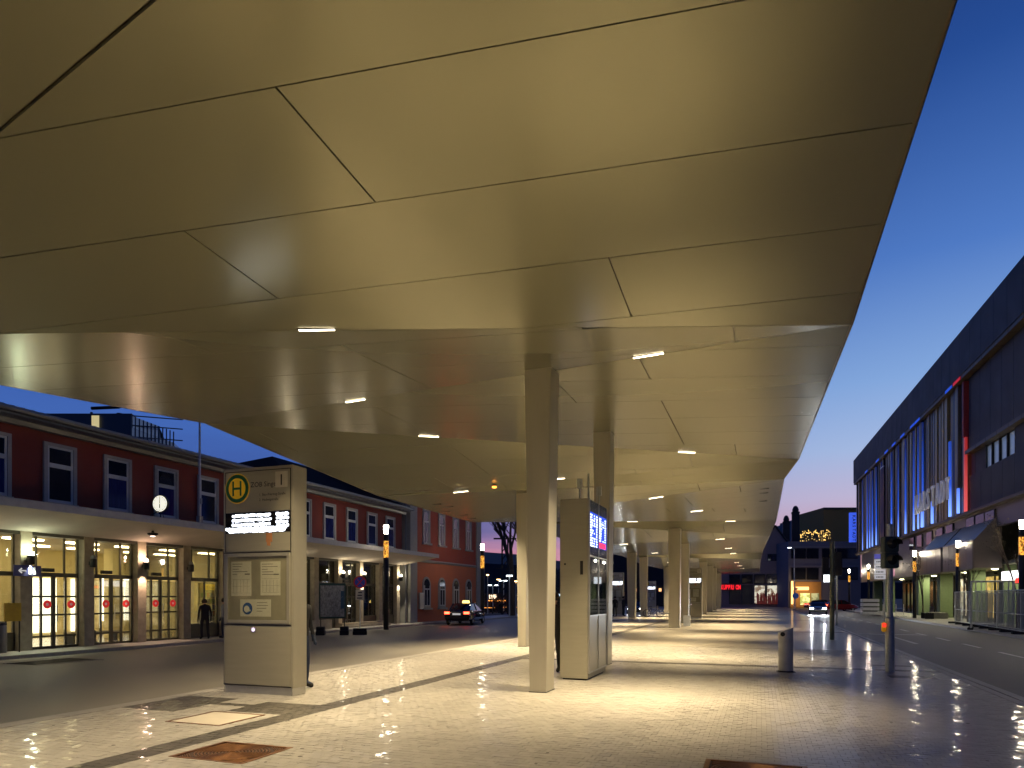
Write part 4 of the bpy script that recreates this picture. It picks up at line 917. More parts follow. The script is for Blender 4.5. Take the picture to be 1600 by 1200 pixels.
# slats
r0 = random.Random(21); y = YS+.15; slc = [(.34,.24,.09),(.42,.29,.11),(.18,.15,.11),(.26,.20,.11),(.05,.045,.045),(.34,.27,.15)]
while y < YC-.3:
    w = r0.choice([.28,.4,.55]); dz = r0.choice([0,0,0,2.5,4.0]); c = r0.choice(slc); m_ = mat('slat_%d' % int(c[0]*1000), c, .4, .5, var=.1)
    dp = r0.uniform(.0,.22)
    obj('slat', MB().box(.1-dp,.5,y,y+w,7.45,16.48), m_, ks)
    y += w+r0.uniform(.12,.35)
# LED tubes: the uplights' fade towards the top is painted into the emission
def tube_fade_mat(name, col, st, z0, z1, white):
    m = bpy.data.materials.new(name); m.use_nodes = True; t = m.node_tree; b = t.nodes['Principled BSDF']; L = t.links
    c = t.nodes.new('ShaderNodeTexCoord'); s_ = t.nodes.new('ShaderNodeSeparateXYZ'); L.new(c.outputs['Object'], s_.inputs[0])
    mr_ = t.nodes.new('ShaderNodeMapRange'); L.new(s_.outputs['Z'], mr_.inputs[0]); mr_.inputs[1].default_value = z0; mr_.inputs[2].default_value = z1
    r = t.nodes.new('ShaderNodeValToRGB'); e = r.color_ramp.elements; e[0].color = (*white, 1); e[1].position = 1; e[1].color = (col[0]*.05,col[1]*.05,col[2]*.06,1); e.new(.28); e[1].color = (*[x*.4 for x in col], 1)
    L.new(mr_.outputs[0], r.inputs[0]); L.new(r.outputs[0], b.inputs['Emission Color']); b.inputs['Emission Strength'].default_value = st; b.inputs['Base Color'].default_value = (.1,.1,.1,1); return m
MT_b = tube_fade_mat('blue_tube_fade', (.03,.14,1.0), 1.8, 7.6, 15.5, (.18,.34,1.0)); MT_r = tube_fade_mat('red_tube_fade', (1,.05,.04), .8, 7.6, 22, (1,.12,.12))
for u in [1349,1356,1360,1364,1370,1378,1394,1405,1416,1429,1436,1443]:
    y = KY(u); obj('light_tube', MB().box(-.12,.0,y-.07,y+.07,7.55,16.3), MT_b, ks)
for u in (1442,1458,1486,1499):
    y = KY(u); obj('light_tube', MB().box(-.14,.0,y-.12,y+.12,7.55,9.3 if u != 1486 else 13), MT_b, ks)
y = KY(1507); obj('light_tube', MB().box(.0,.14,y-.14,y+.14,7.55,12.6), MT_r, ks); obj('slat', MB().box(-.1,.3,y-.14,y+.14,12.61,16.4), mat('red_slat', (.3,.03,.03), .5), ks)
for u, c in [(1358,'b'),(1376,'b'),(1390,'b'),(1402,'b'),(1416,'b'),(1432,'b'),(1440,'b'),(1490,'b'),(1503,'r')]:
    y = KY(u); obj('cove_lamp', MB().box(-.34,-.30,y-.8,y+.8,16.52,16.72), emis('cove_blue', (.02,.12,1), .45) if c == 'b' else emis('cove_red', (1,.02,.02), .35), ks)
# banner and lettering
y = KY(1386); bn = thing('wall_banner', 'tall pale pink banner hanging on the slatted store front', 'banner', (14.5-.025*y-.45, y, 0), KA)
obj('cloth', MB().box(-.02,.02,-.9,.9,7.9,15.2), mat('banner_cloth', (.24,.14,.16), .7, var=.4, nscale=.7), bn); obj('rod', MB().box(-.05,.05,-.95,.95,15.2,15.3), M_alu, bn)
M_let = mat('sign_letters', (.5,.5,.53), .4, .2, emit=.16)
ya, yb_ = KY(1442), KY(1501)
tx_ = thing('store_sign', 'large grey KARSTADT letters mounted on the blue lit slats', 'sign', (14.5-.025*(ya+yb_)/2-.6, (ya+yb_)/2, 8.6), KA)
n_ = 8; span = ya-yb_
for i, ch in enumerate('KARSTADT'):
    text('letter', ch, 2.3, M_let, tx_, (0, span/2-(i+.1)*span/8, 0), (pi/2,0,-pi/2), .07, 0, sx=.52*span/8/1.05)
# note: letters read left to right as seen from the platform
# vertical blue sign at the far corner
vs_ = thing('vertical_store_sign', 'upright blue lit KARSTADT sign at the far corner of the store', 'sign', (*XY(1334.5, 93), 0), YAW*.3)
za, zb = zat(847, 93), zat(801, 93)
obj('light_box', MB().box(-.62,.62,-.15,.15,za,zb), emis('blue_lightbox', (.05,.12,.85), .9), vs_)
for i, ch in enumerate('KARSTADT'): text('letter', ch, .55, M_black, vs_, (-.22, -.16, zb-.35-(i+.0)*.46), (pi/2,pi/2*1,0), .01, .01)
# ground floor of the store
M_green = mat('green_pillar', (.12,.17,.085), .6, var=.12)
for u in (1351,1368,1415,1446,1490,1537,1600):
    y = KY(u)+.2; obj('pillar', MB().box(1.0,1.9,y-.45,y+.45,.02,3.7), M_green, ks)
obj('arcade_ceiling', MB().box(.7,4.2,5,YC,3.71,3.9), mat('arcade_ceiling', (.25,.25,.18), .7), ks)
for a, b in [(1342,1383),(1393,1455)]:
    ya, yb_ = KY(a), KY(b); y = yb_
    while y < ya: obj('fascia_panel', MB().box(.3,.7,y+.015,min(y+1.3,ya)-.015,3.6,6.0), M_clad2, ks); y += 1.3
for a, b, s_ in [(1458,1494,0),(1497,1548,1)]:
    ya, yb_ = KY(a), KY(b)
    aw = obj('metal_awning', MB().prism([(-.9,3.5),(-.9,5.2),(.55,6.9),(.6,3.5)], yb_, ya, 'y'), M_clad2, ks)
    y = yb_
    while y < ya: obj('awning_panel', MB().box(-.95,-.91,y+.02,min(y+1.3,ya)-.02,3.45,5.2), M_clad2, aw); y += 1.3
    obj('awning_trim', MB().box(-.97,-.9,yb_,ya,5.21,5.27), mat('trim_pale', (.4,.4,.42), .4), aw)
y = KY(1600)
obj('upper_wall', MB().box(.3,.6,5,YC-2,6.0,7.24), M_clad2, ks)
for u in (1420,1432,1447,1463,1478,1510,1525,1540):
    y = KY(u); wdn = obj('upper_window', MB().box(.22,.3,y-.9,y+.9,6.0,7.1), M_dark, ks); obj('pane', MB().box(.2,.215,y-.8,y+.8,6.05,7.05), M_wglass, wdn)
M_shopg = emis('shop_glow_yellow', (.85,.6,.16), .7, .3, 1.4, (.15,.11,.03)); M_shopw = emis('shop_glow_white', (.95,.9,.7), .8, .4, 2.4, (.2,.12,.05)); M_shopd = mat('shop_dark_glass', (.02,.025,.04), .1, spec=.8)
for i, (a, b, m_) in enumerate([(1353,1367,M_shopd),(1372,1390,M_shopd),(1392,1414,M_shopd),(1418,1444,M_shopw),(1450,1476,M_shopg),(1480,1489,M_shopg),(1494,1535,M_shopw),(1540,1600,M_shopw)]):
    ya, yb_ = KY(a), KY(b); n_ = max(1, int((ya-yb_)/1.6)); s_ = (ya-yb_)/n_
    for k in range(n_):
        wdn = obj('shop_window', MB().box(3.9,4.1,yb_+k*s_,yb_+k*s_+.1,.02,3.6).box(3.9,4.1,yb_+k*s_+.1,yb_+(k+1)*s_,3.3,3.45), M_dark, ks); obj('pane', MB().box(4.0,4.02,yb_+k*s_+.1,yb_+(k+1)*s_,.1,3.3), m_, wdn)
M_dl = emis('arcade_lamp', (1,.95,.5), 12)
for u in (1378,1400,1422,1463,1505,1560):
    y = KY(u)+.5; t = thing('arcade_lamp', {1378:'yellowish arcade ceiling lamp above the dark shop windows',1400:'arcade lamp just right of the traffic light pole',1422:'arcade lamp over the glowing shop entrance',1463:'arcade lamp above the yellow door between green pillars',1505:'arcade lamp beside the thin tree',1560:'arcade lamp over the stacked barriers'}[u], 'ceiling lamp', (14.5-.025*y+2.0, y, 3.7))
    obj('base', MB().lathe([(.25,0),(.25,-.06)], n=16), M_dark, t); obj('lens', MB().lathe([(.22,-.061),(.14,-.13)], n=16), M_dl, t); lamp('lamp_light', 'AREA', (0,0,-.15), (1,.93,.55), 120, t, .4, world=False)
sb = thing('shop_sign', 'white lit rectangular shop sign above the stacked barriers', 'sign', (14.0, KY(1560)+.3, 2.7)); obj('box', MB().box(-.06,.06,-1.4,1.4,0,.55), emis('white_sign', (1,.95,.95), 2.0), sb); obj('hanger', MB().box(-.03,.03,-1.2,-1.15,.55,1.0).box(-.03,.03,1.15,1.2,.55,1.0), M_dark, sb)
rs = thing('red_shop_sign', 'small red lit sign right of the white one behind the barriers', 'sign', (13.9, KY(1577), 2.5)); obj('backing', MB().box(0,.05,-.9,.9,-.02,.30), M_dark, rs)
rl = MB(); 
for q in range(6): rl.box(-.03,-.001,-.8+q*.28,-.6+q*.28,.02,.27)
obj('letters', rl, emis('red_letters', (1,.03,.02), 2.5), rs)
# pavement furniture on the right side
def barrier_stack(x, y, n, label, rz, tall=2.0):
    t = thing('barrier_stack', label, 'barriers', (x, y, .02), rz)
    for i in range(n):
        xx = -i*.28; f = MB()
        f.tube((xx,-.9,0),(xx,-.9,tall),.03,n=6).tube((xx,.9,0),(xx,.9,tall),.03,n=6).tube((xx,-.9,tall),(xx,.9,tall),.03,n=6).tube((xx,-.9,.3),(xx,.9,.3),.025,n=6)
        for k in range(7): f.tube((xx,-.7+k*.233,.3),(xx,-.7+k*.233,tall),.012,n=5)
        obj('fence_panel', f, M_galv, t)
    obj('foot', MB().box(-n*.28,.1,-1.05,-.8,0,.09).box(-n*.28,.1,.8,1.05,0,.09), M_rubber, t, bevel=.01); return t
def at_g(u, v): p = G(u, v, .02); return p.x, p.y
def fence_run(u0, v0, u1, v1, label, h):
    p0 = V((*at_g(u0,v0),.02)); p1 = V((*at_g(u1,v1),.02)); t = thing('construction_fence', label, 'fence', tuple(p0)); d_ = p1-p0; L_ = d_.length; d_.normalize()
    f = MB(); n = max(2, int(L_/.24))
    for k in range(n+1):
        q = d_*(L_*k/n); f.tube((q.x,q.y,.15),(q.x,q.y,h),.012,n=5)
    obj('mesh_wires', f, M_galv, t); 
    for z_ in (.15, h*.45, h): obj('rail', MB().tube((0,0,z_),(d_.x*L_,d_.y*L_,z_),.025,n=6), M_galv, t)
    for k in range(int(L_/2)+1):
        q = d_*min(L_, k*2.0); obj('post', MB().tube((q.x,q.y,0),(q.x,q.y,h),.03,n=6), M_galv, t); obj('foot', MB().box(q.x-.35,q.x+.35,q.y-.12,q.y+.12,0,.12), M_rubber, t, bevel=.01)
    return t
fence_run(1492, 974, 1600, 992, 'long metal site fence on black feet along the right kerb', 2.0)
fence_run(1528, 977, 1640, 996, 'inner site fence with upright bars behind the kerb fence', 1.9)
x_, y_ = at_g(1550, 982); barrier_stack(x_, y_, 9, 'upright stack of silver barriers leaning by the tree', math.radians(75), 2.5)
def white_fence(u, v, label):
    x_, y_ = at_g(u, v); t = thing('crowd_barrier', label, 'barrier', (x_, y_, .02), math.radians(80)); f = MB()
    f.tube((-1.1,0,.15),(-1.1,0,1.05),.022,n=6).tube((1.1,0,.15),(1.1,0,1.05),.022,n=6).tube((-1.1,0,1.05),(1.1,0,1.05),.022,n=6).tube((-1.1,0,.15),(1.1,0,.15),.022,n=6)
    obj('frame', f, mat('pale_barrier', (.5,.5,.46), .5), t); b_ = MB()
    for k in range(14): b_.tube((-1+k*.154,0,.15),(-1+k*.154,0,1.05),.014,n=5)
    obj('bar', b_, mat('pale_barrier', (.5,.5,.46), .5), t)
    for s_ in (-1,1): obj('foot', MB().tube((s_*.8,-.25,.02),(s_*.8,.25,.02),.02,n=5).tube((s_*.8,0,0),(s_*.8,0,.15),.02,n=5), M_galv, t)
for u, v, lb in [(1380,963.5,'pale crowd barrier nearest the traffic light pole'),(1400,963.5,'middle pale crowd barrier before the dark shop windows'),(1412,964,'rightmost pale crowd barrier before the green pillar')]: white_fence(u, v, lb)
x_, y_ = at_g(1359, 960.5); kb = thing('grit_box', 'pale striped concrete box at the far end of the shop pavement', 'box', (x_, y_, .02))
for k in range(4): obj('slab', MB().box(-.75,.75,-.5,.5,.02+k*.4,.3+k*.4), mat('pale_slab', (.55,.55,.56), .5), kb, bevel=.02)
obj('core', MB().box(-.6,.6,-.4,.4,0,1.5), M_dark, kb)
x_, y_ = at_g(1465, 966); pt = thing('stone_bench', 'low grey concrete block bench on the shop pavement', 'bench', (x_, y_, .02)); obj('block', MB().box(-.5,.5,-1.1,1.1,.0,.42), mat('concrete', (.22,.22,.2), .8), pt, bevel=.03); obj('top', MB().box(-.47,.47,-1.05,1.05,.425,.47), M_kerb, pt)
x_, y_ = at_g(1449, 966.5); bc = thing('park_bench', 'dark slatted bench beside the thin tree trunk', 'bench', (x_, y_, .02))
for q in range(4): obj('slat', MB().box(-.3+q*.15,-.18+q*.15,-.8,.8,.42,.46), M_dark, bc)
for s_ in (-1,1): obj('leg', MB().box(-.3,.3,s_*.7-.03,s_*.7+.03,0,.42), M_dark, bc)
for q in range(3): obj('back_slat', MB().box(.3,.33,-.8,.8,.55+q*.14,.65+q*.14), M_dark, bc)
# trees -------------------------------------------------------------------
def tree(x, y, z0, h, label, leaves=0, tw=.09, seed=1, name='bare_tree', spread=.5, depth=5, lm=None, trunk_frac=.32):
    t = thing(name, label, 'tree', (x, y, z0)); r = random.Random(seed); tr, br, lf = MB(), MB(), MB()
    def limb(p, d_, L_, rad, lev):
        q = p + d_*L_
        (tr if lev == 0 else br).tube(p, q, rad, rad*.68, n=7 if lev < 2 else 4, cap=False)
        if lev >= depth:
            if leaves:
                for _ in range(leaves):
                    c = q + V((r.gauss(0,.22),r.gauss(0,.22),r.gauss(0,.2))); a = V((r.uniform(-1,1),r.uniform(-1,1),r.uniform(-1,1))).normalized(); b = a.cross(V((r.uniform(-1,1),r.uniform(-1,1),.3))).normalized(); s_ = r.uniform(.03,.06)
                    lf.add([c-a*s_, c+b*s_*.6, c+a*s_, c-b*s_*.6], [(0,1,2,3)])
            return
        for k in range(3 if lev < 3 else 2):
            nd = (d_ + V((r.uniform(-1,1),r.uniform(-1,1),r.uniform(-.1,.7)))*spread).normalized(); nd.z = abs(nd.z)*.8+nd.z*.2
            limb(p + d_*L_*(r.uniform(.6,1) if k else 1), nd.normalized(), L_*r.uniform(.62,.85), rad*.62, lev+1)
    limb(V((0,0,0)), V((0,0,1)), h*trunk_frac, tw, 0)
    obj('trunk', tr, mat('bark', (.07,.045,.03), .9, bump=.3), t); obj('branch', br, mat('twig', (.04,.028,.022), .9), t)
    if leaves: obj('crown', lf, lm or mat('dry_leaf', (.07,.055,.03), .8, var=.3), t)
    return t
x_, y_ = at_g(1512, 972); tree(x_, y_, .02, 5.2, 'slim young tree with sparse brown leaves by the metal awning', 14, .07, 4, 'young_tree', .32, 4)
x_, y_ = at_g(1442, 966); tree(x_, y_, .02, 5.4, 'thin young tree beside the lamp and bench on the shop pavement', 8, .06, 9, 'young_tree', .24, 4)
x_, y_ = at_g(1590, 985); tree(x_, y_, .02, 5.4, 'young tree behind the fence at the right picture edge', 8, .07, 14, 'young_tree', .3, 4)
tree(*XY(800, 62), 0, 15, 'large bare tree against the pink evening sky, left of the nearest column', 0, .32, 3, 'bare_tree', .75, 7, trunk_frac=.28)
tree(*XY(830, 75), 0, 14, 'second bare tree behind the nearest column', 0, .28, 8, 'bare_tree', .75, 6)
M_for = mat('hill_forest', (.015,.022,.03), .95, var=.4, nscale=.05)
# hills as a ridge mesh with a wooded crest
hm = MB(); r0 = random.Random(2); N = 160; prev = None; vs = []
for i in range(N+1):
    a = math.radians(-75+150*i/N)-YAW*.0; R_ = 900; hgt = 52+26*math.sin(i*.11+1.2)+9*math.sin(i*.37)+r0.uniform(-1.5,1.5)
    if i > 95: hgt *= max(.25, 1-(i-95)/60)
    vs += [(R_*math.sin(a), R_*math.cos(a), -3), (R_*math.sin(a), R_*math.cos(a), hgt*.55), ((R_+350)*math.sin(a), (R_+350)*math.cos(a), hgt), ((R_+900)*math.sin(a), (R_+900)*math.cos(a), -3)]
hm.add(vs, [(i*4+j, (i+1)*4+j, (i+1)*4+j+1, i*4+j+1) for i in range(N) for j in range(3)])
struct('hills', hm, M_for)
wd_ = MB()
for k in range(1500):
    a = math.radians(r0.uniform(-32,-12)); R_ = r0.uniform(330,420); h = r0.uniform(6,10); x, y = R_*math.sin(a), R_*math.cos(a); zb_ = 1.5+3*math.sin(a*40)+max(0,(R_-330)*.07)
    wd_.lathe([(2.6,zb_),(2.0,zb_+h*.4),(1.0,zb_+h*.75),(.1,zb_+h)], (x,y,0), 6)
tag(obj('wooded_hill', wd_, mat('conifer', (.02,.03,.03), .95)), 'dark conifer wood on the hill behind the station yard', 'wood', kind='stuff')
# ------------------------------------------------------------------ houses closing the street
def yplane(v, t): return EYE+t*(933-v)/FPX
hg = thing('gabled_house', 'dark steep gabled house with a glazed shop front at the street end', 'building', (*XY(1180,118), 0), YAW*.2)
T_ = 118; px = 118/FPX
xo = lambda u: (u-1180)*px
obj('wall', MB().prism([(xo(1130),0),(xo(1232),0),(xo(1232),yplane(855,T_)),(xo(1209),yplane(823,T_)),(xo(1186),yplane(855,T_)),(xo(1130),yplane(900,T_)*1.3)], 0, 12, 'y'), mat('dusky_render', (.22,.18,.175), .9), hg)
obj('roof_edge', MB().tube((xo(1209),-.1,yplane(822,T_)),(xo(1236),-.1,yplane(860,T_)),.2,n=6).tube((xo(1209),-.1,yplane(822,T_)),(xo(1180),-.1,yplane(862,T_)),.2,n=6), M_dark, hg)
sw = obj('upper_window', MB().box(xo(1198),xo(1214),-.06,-.01,yplane(877,T_),yplane(866,T_)), M_dark, hg)
for k in range(3): obj('pane', MB().box(xo(1199+k*5),xo(1203+k*5),-.09,-.065,yplane(876,T_),yplane(867,T_)), M_wglass, sw)
for k in range(4):
    for j, (va, vb, m_) in enumerate([(912,897,M_wglass),(944,914,M_shopw)]):
        if k < 2 and j == 1: m_ = M_shopd
        ww = obj('shop_window', MB().box(xo(1141+k*18.5),xo(1158+k*18.5),-.12,-.01,yplane(va,T_),yplane(vb,T_)), M_dark, hg)
        obj('pane', MB().box(xo(1142+k*18.5),xo(1157+k*18.5),-.16,-.125,yplane(va-1,T_),yplane(vb+1,T_)), m_, ww)
gdx = MB(); r0 = random.Random(4)
for k in range(60): 
    u_ = r0.uniform(1182,1212); gdx.box(xo(u_),xo(u_+r0.uniform(.5,2)),-.5,-.2,yplane(944,T_),yplane(r0.uniform(926,942),T_))
obj('shop_goods', gdx, mat('goods', (.3,.06,.05), .6, emit=.15, var=.8, nscale=2), hg)
tsg = thing('red_letter_sign', 'red lit KUPPRION letters on the shop front at the street end', 'sign', (hg.location.x+xo(1144), hg.location.y-1.3, yplane(921,T_)), YAW*.2)
for i, ch in enumerate('KUPPRION'): text('letter', ch, 1.15, emis('red_neon', (1,.02,.03), 1.6), tsg, (-1.6+i*.40, 0, 0), (pi/2,0,0), .05, .02, sx=.5)
obj('backing', MB().box(-1.7,1.7,.12,.2,-.1,1.0), M_dark, tsg)
def block(u0, u1, v0, t, m_, name, label, dep=14, cat='building'):
    p0, p1 = XY(u0, t), XY(u1, t); o = thing(name, label, cat, (*p0, 0)); w = math.hypot(p1[0]-p0[0], p1[1]-p0[1]); o.rotation_euler = (0,0,math.atan2(p1[1]-p0[1], p1[0]-p0[0]))
    obj('wall', MB().box(0,w,0,dep,-.1,yplane(v0,t)), m_, o); return o, w
o, w = block(1232, 1345, 846, 112, mat('office_render', (.17,.165,.18), .85), 'office_block', 'dark flat roofed office block with window bands above the orange shop')
Z = lambda v: yplane(v, 112); sc1 = w/113
for (va, vb) in [(873,857),(906,887)]:
    for k, (a, b) in enumerate([(4,27),(28,47),(52,74),(75,108)]):
        wdn = obj('window', MB().box(a*sc1,b*sc1,-.08,-.01,Z(va),Z(vb)), M_dark, o); obj('pane', MB().box(a*sc1+.1,b*sc1-.1,-.11,-.085,Z(va)+.1,Z(vb)-.1), M_wglass, wdn)
    obj('window_sill', MB().box(2*sc1,110*sc1,-.2,-.02,Z(vb-1.5),Z(vb-3)), mat('sill_pale', (.22,.22,.25), .6), o)
obj('orange_front', MB().box(2*sc1,50*sc1,-.3,-.1,0,Z(909)), mat('orange_front', (.30,.15,.04), .7, emit=.06, ecol=(.6,.25,.03)), o)  # faint orange glow put into the front to stand for shop lighting
obj('shop_sign_band', MB().box(4*sc1,30*sc1,-.45,-.31,Z(922),Z(917)), emis('orange_sign', (1,.6,.2), 2.2), o); obj('sign_column', MB().box(3*sc1,5.5*sc1,-.5,-.31,Z(944),Z(908)), emis('orange_sign', (1,.6,.2), 2.2), o)
obj('shop_window', MB().box(17*sc1,32*sc1,-.4,-.305,Z(945),Z(927)), emis('green_shop', (.8,.85,.35), 1.3, .4, 1.5, (.1,.2,.05)), o); obj('shop_window', MB().box(34*sc1,46*sc1,-.4,-.305,Z(945),Z(927)), emis('shop3', (.5,.5,.25), .8, .4, 1.5, (.05,.1,.05)), o)
lamp('shop_light', 'AREA', (20*sc1,-2,Z(925)), (1,.65,.3), 110, o, 4, rot=(pi/2,0,0), world=False)
o, w = block(1222, 1234, 842, 121, M_dark, 'narrow_house', 'narrow black house between the gable and the office block')
for (u, va, vb, w_, lb) in [(1228.5,838,815,10,'shorter black chimney tower with rounded top against the pink sky'), (1243,846,800,11,'taller black chimney tower with pointed cap against the pink sky')]:
    x_, y_ = XY(u, 124); t = thing('chimney_tower', lb, 'tower', (x_, y_, 0)); s_ = w_*124/FPX/2; zt_ = yplane(vb, 124)
    obj('shaft', MB().box(-s_,s_,-s_,s_,0,zt_), M_dark, t); obj('cap', MB().lathe([(s_*.8,zt_),(s_*.9,zt_+.4),(s_*.6,zt_+.9),(s_*.3,zt_+1.1)], n=12), M_dark, t)
    obj('cap_ring', MB().box(-s_*1.1,s_*1.1,-s_*1.1,s_*1.1,zt_-.3,zt_-.05), M_dark, t)
o, w = block(1262, 1290, 806, 135, mat('blue_dusk_wall', (.09,.14,.18), .8), 'far_office_block', 'bluish flat block behind the terrace with golden lights')
o, w = block(1252, 1264, 812, 135.5, mat('blue_dusk_wall', (.09,.14,.18), .8), 'far_annex', 'low bluish annex left of the far office block')
o, w = block(1287, 1345, 793, 125, mat('ochre_wall', (.42,.22,.05), .8), 'ochre_block', 'ochre brown cubic block left of the upright blue sign')
obj('cornice', MB().box(-.1,w,-.15,-.01,yplane(796,125),yplane(793,125)), M_ledge, o)
tc_ = thing('terrace_lights', 'terrace with golden string lights on the office block roof', 'string lights', (*XY(1250,113), 0), YAW*.3)
g2 = MB(); gw = MB(); r0 = random.Random(77)
for k in range(110):
    u = r0.uniform(0, 45); v = 838-7*abs(math.sin(u*.35))-r0.uniform(-4,3) if r0.random() < .6 else r0.uniform(833,846)
    g2.box(u*.105,u*.105+r0.uniform(.03,.12),-.1,0,yplane(v,113),yplane(v,113)+r0.uniform(.03,.14))
tag(obj('bulb', g2, emis('gold_bulb', (1,.6,.15), 3.0), tc_), kind='stuff')
for k in range(6): gw.tube((k*.95,0,yplane(847,113)),(k*.95,0,yplane(830,113)),.05,n=5)
for k in range(5): gw.tube((k*.95,0,yplane(830,113)),(k*.95+.95,0,yplane(832,113)),.03,n=5)
obj('pergola_post', gw, M_dark, tc_)
lp = thing('mast_lamp', 'tall thin mast lamp with a pale head before the dark office block', 'street lamp', (*XY(1241, 100), 0)); zt_ = yplane(856,100)
obj('mast', MB().tube((0,0,0),(0,0,zt_-.2),.09,.06,n=8).tube((0,0,zt_-.2),(-.5,0,zt_),.05,n=6), M_galv, lp); obj('head', MB().box(-.9,-.4,-.1,.1,zt_-.02,zt_+.08), emis('cool_head', (.9,.95,1), 5), lp)
for (u, v, lb, c, nm) in [(1243,920,'small red and white yield sign on a post far down the street',(.6,.2,.15),'yield_sign'),(1243,931,'small round blue road sign under the yield sign',(.03,.1,.4),'direction_sign')]:
    x_, y_ = XY(u, 97 if v == 920 else 96.6); t = thing(nm, lb, 'road sign', (x_, y_, 0)); z_ = yplane(v, 97)
    obj('face', MB().lathe([(.001,-.05),(.42,-.05),(.42,-.04),(.001,-.04)], (0,0,z_), 3 if v == 920 else 20, 'y'), mat('face_%d' % v, c, .5, emit=.15), t); obj('post', MB().tube((0,0,0),(0,0,z_),.04,n=6), M_galv, t)
# ------------------------------------------------------------------ station yard lights and things at the far left gap
M_pt = emis('cool_lamp', (.85,.95,1), 9); M_ptw = emis('warm_lamp', (1,.6,.25), 9)
def yard_lamp(u, v, t, label, m_, w=.35, double=False):
    w *= .6; x_, y_ = XY(u, t); z_ = yplane(v, t); o = thing('yard_lamp', label, 'street lamp', (x_, y_, 0), YAW, 'distant lamps in the station yard')
    obj('mast', MB().tube((0,0,0),(0,0,z_),.07,.05,n=6), M_galv, o)
    obj('head', (MB().box(-w*2.2,-w*.6,-.1,.1,z_,z_+.08).box(w*.6,w*2.2,-.1,.1,z_,z_+.08) if double else MB().box(-w,w,-.15,.15,z_,z_+.09)), m_, o)
for u, v, t, lb, m_, w, db in [(770,915,80,'double headed yard lamp left of the bare tree',M_pt,.45,True),(787,908,85,'wide flat yard lamp beneath the bare tree',M_pt,.9,False),(796,900.5,60,'bright oval hanging yard lamp beneath the bare tree',M_pt,.45,False),
                              (779,906,90,'warm yard lamp between the two cool ones',M_ptw,.4,False),(762,899,70,'small warm yard lamp right of the street lamp band',M_ptw,.2,False),(748,904,75,'warm yard lamp at the corner of the red wing',M_ptw,.35,False),(806,909,70,'warm yard lamp at the edge of the nearest column',M_ptw,.3,False),(774,929,110,'low cool yard lamp near the ground',M_pt,.25,False)]: yard_lamp(u, v, t, lb, m_, w, db)
pm = thing('catenary_mast', 'dark lattice mast with cross arms standing in the station yard', 'mast', (*XY(789, 66), 0), YAW); zt_ = yplane(838, 66)
obj('mast', MB().box(-.35,-.2,-.1,.1,0,zt_).box(.2,.35,-.1,.1,0,zt_), M_dark, pm); lat = MB(); 
for k in range(10): lat.tube((-.28,0,k*zt_/10),(.28,0,(k+1)*zt_/10),.05,n=4)
obj('lattice', lat, M_dark, pm); obj('cross_arm', MB().box(-1.1,1.1,-.06,.06,zt_-.3,zt_-.15), M_dark, pm); obj('cross_arm', MB().box(-.9,1.5,-.06,.06,yplane(889,66),yplane(887.5,66)), M_dark, pm)
yd = thing('yard_kiosk', 'low dark hut with orange lit strips in the station yard', 'hut', (*XY(783, 85), 0), YAW)
obj('wall', MB().box(-3.5,3.5,0,5,0,2.2), mat('hut_wall', (.05,.03,.025), .8), yd); obj('lit_strip', MB().box(-1.6,1.4,-.1,-.01,1.2,1.32).box(-2.6,-.8,-.5,-.4,.35,.42).box(0,2,-.5,-.4,.4,.47), emis('amber_strip', (1,.35,.06), 2), yd); obj('lit_window', MB().box(-1.5,-.6,-.1,-.01,1.5,2.0), emis('pale_window', (1,.75,.5), 2.2), yd)
sh = MB(); r0 = random.Random(5)
for k in range(2600):
    c = V((r0.uniform(-9,9), r0.gauss(0,1.3), abs(r0.gauss(0,1.1)))); s_ = .16; a = V((r0.uniform(-1,1),r0.uniform(-1,1),r0.uniform(-1,1))).normalized()*s_; b = a.cross(V((0,.3,1))).normalized()*s_*.6
    sh.add([c-a,c+b,c+a,c-b], [(0,1,2,3)])
hd_ = obj('hedge', sh, mat('dusk_leaves', (.03,.035,.02), .9)); hd_.location = (*XY(785, 74), 0); hd_.rotation_euler = (0,0,YAW); tag(hd_, 'low dark hedge across the station yard beyond the taxi', 'hedge')
ydb = MB(); p0 = XY(690,150); 
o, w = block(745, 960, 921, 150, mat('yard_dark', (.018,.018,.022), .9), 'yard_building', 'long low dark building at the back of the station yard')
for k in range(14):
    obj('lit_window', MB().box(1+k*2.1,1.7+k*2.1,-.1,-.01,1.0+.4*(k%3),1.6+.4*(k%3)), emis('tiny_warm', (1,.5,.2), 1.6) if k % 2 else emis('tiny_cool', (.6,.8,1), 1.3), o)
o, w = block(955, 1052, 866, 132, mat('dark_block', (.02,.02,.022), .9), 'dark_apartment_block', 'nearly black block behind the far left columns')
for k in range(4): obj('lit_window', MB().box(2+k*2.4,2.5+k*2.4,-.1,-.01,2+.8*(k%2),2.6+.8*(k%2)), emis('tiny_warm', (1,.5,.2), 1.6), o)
o, w = block(1052, 1134, 880, 135, mat('dark_block', (.02,.02,.022), .9), 'dark_row_house', 'dark row house behind the far right columns')
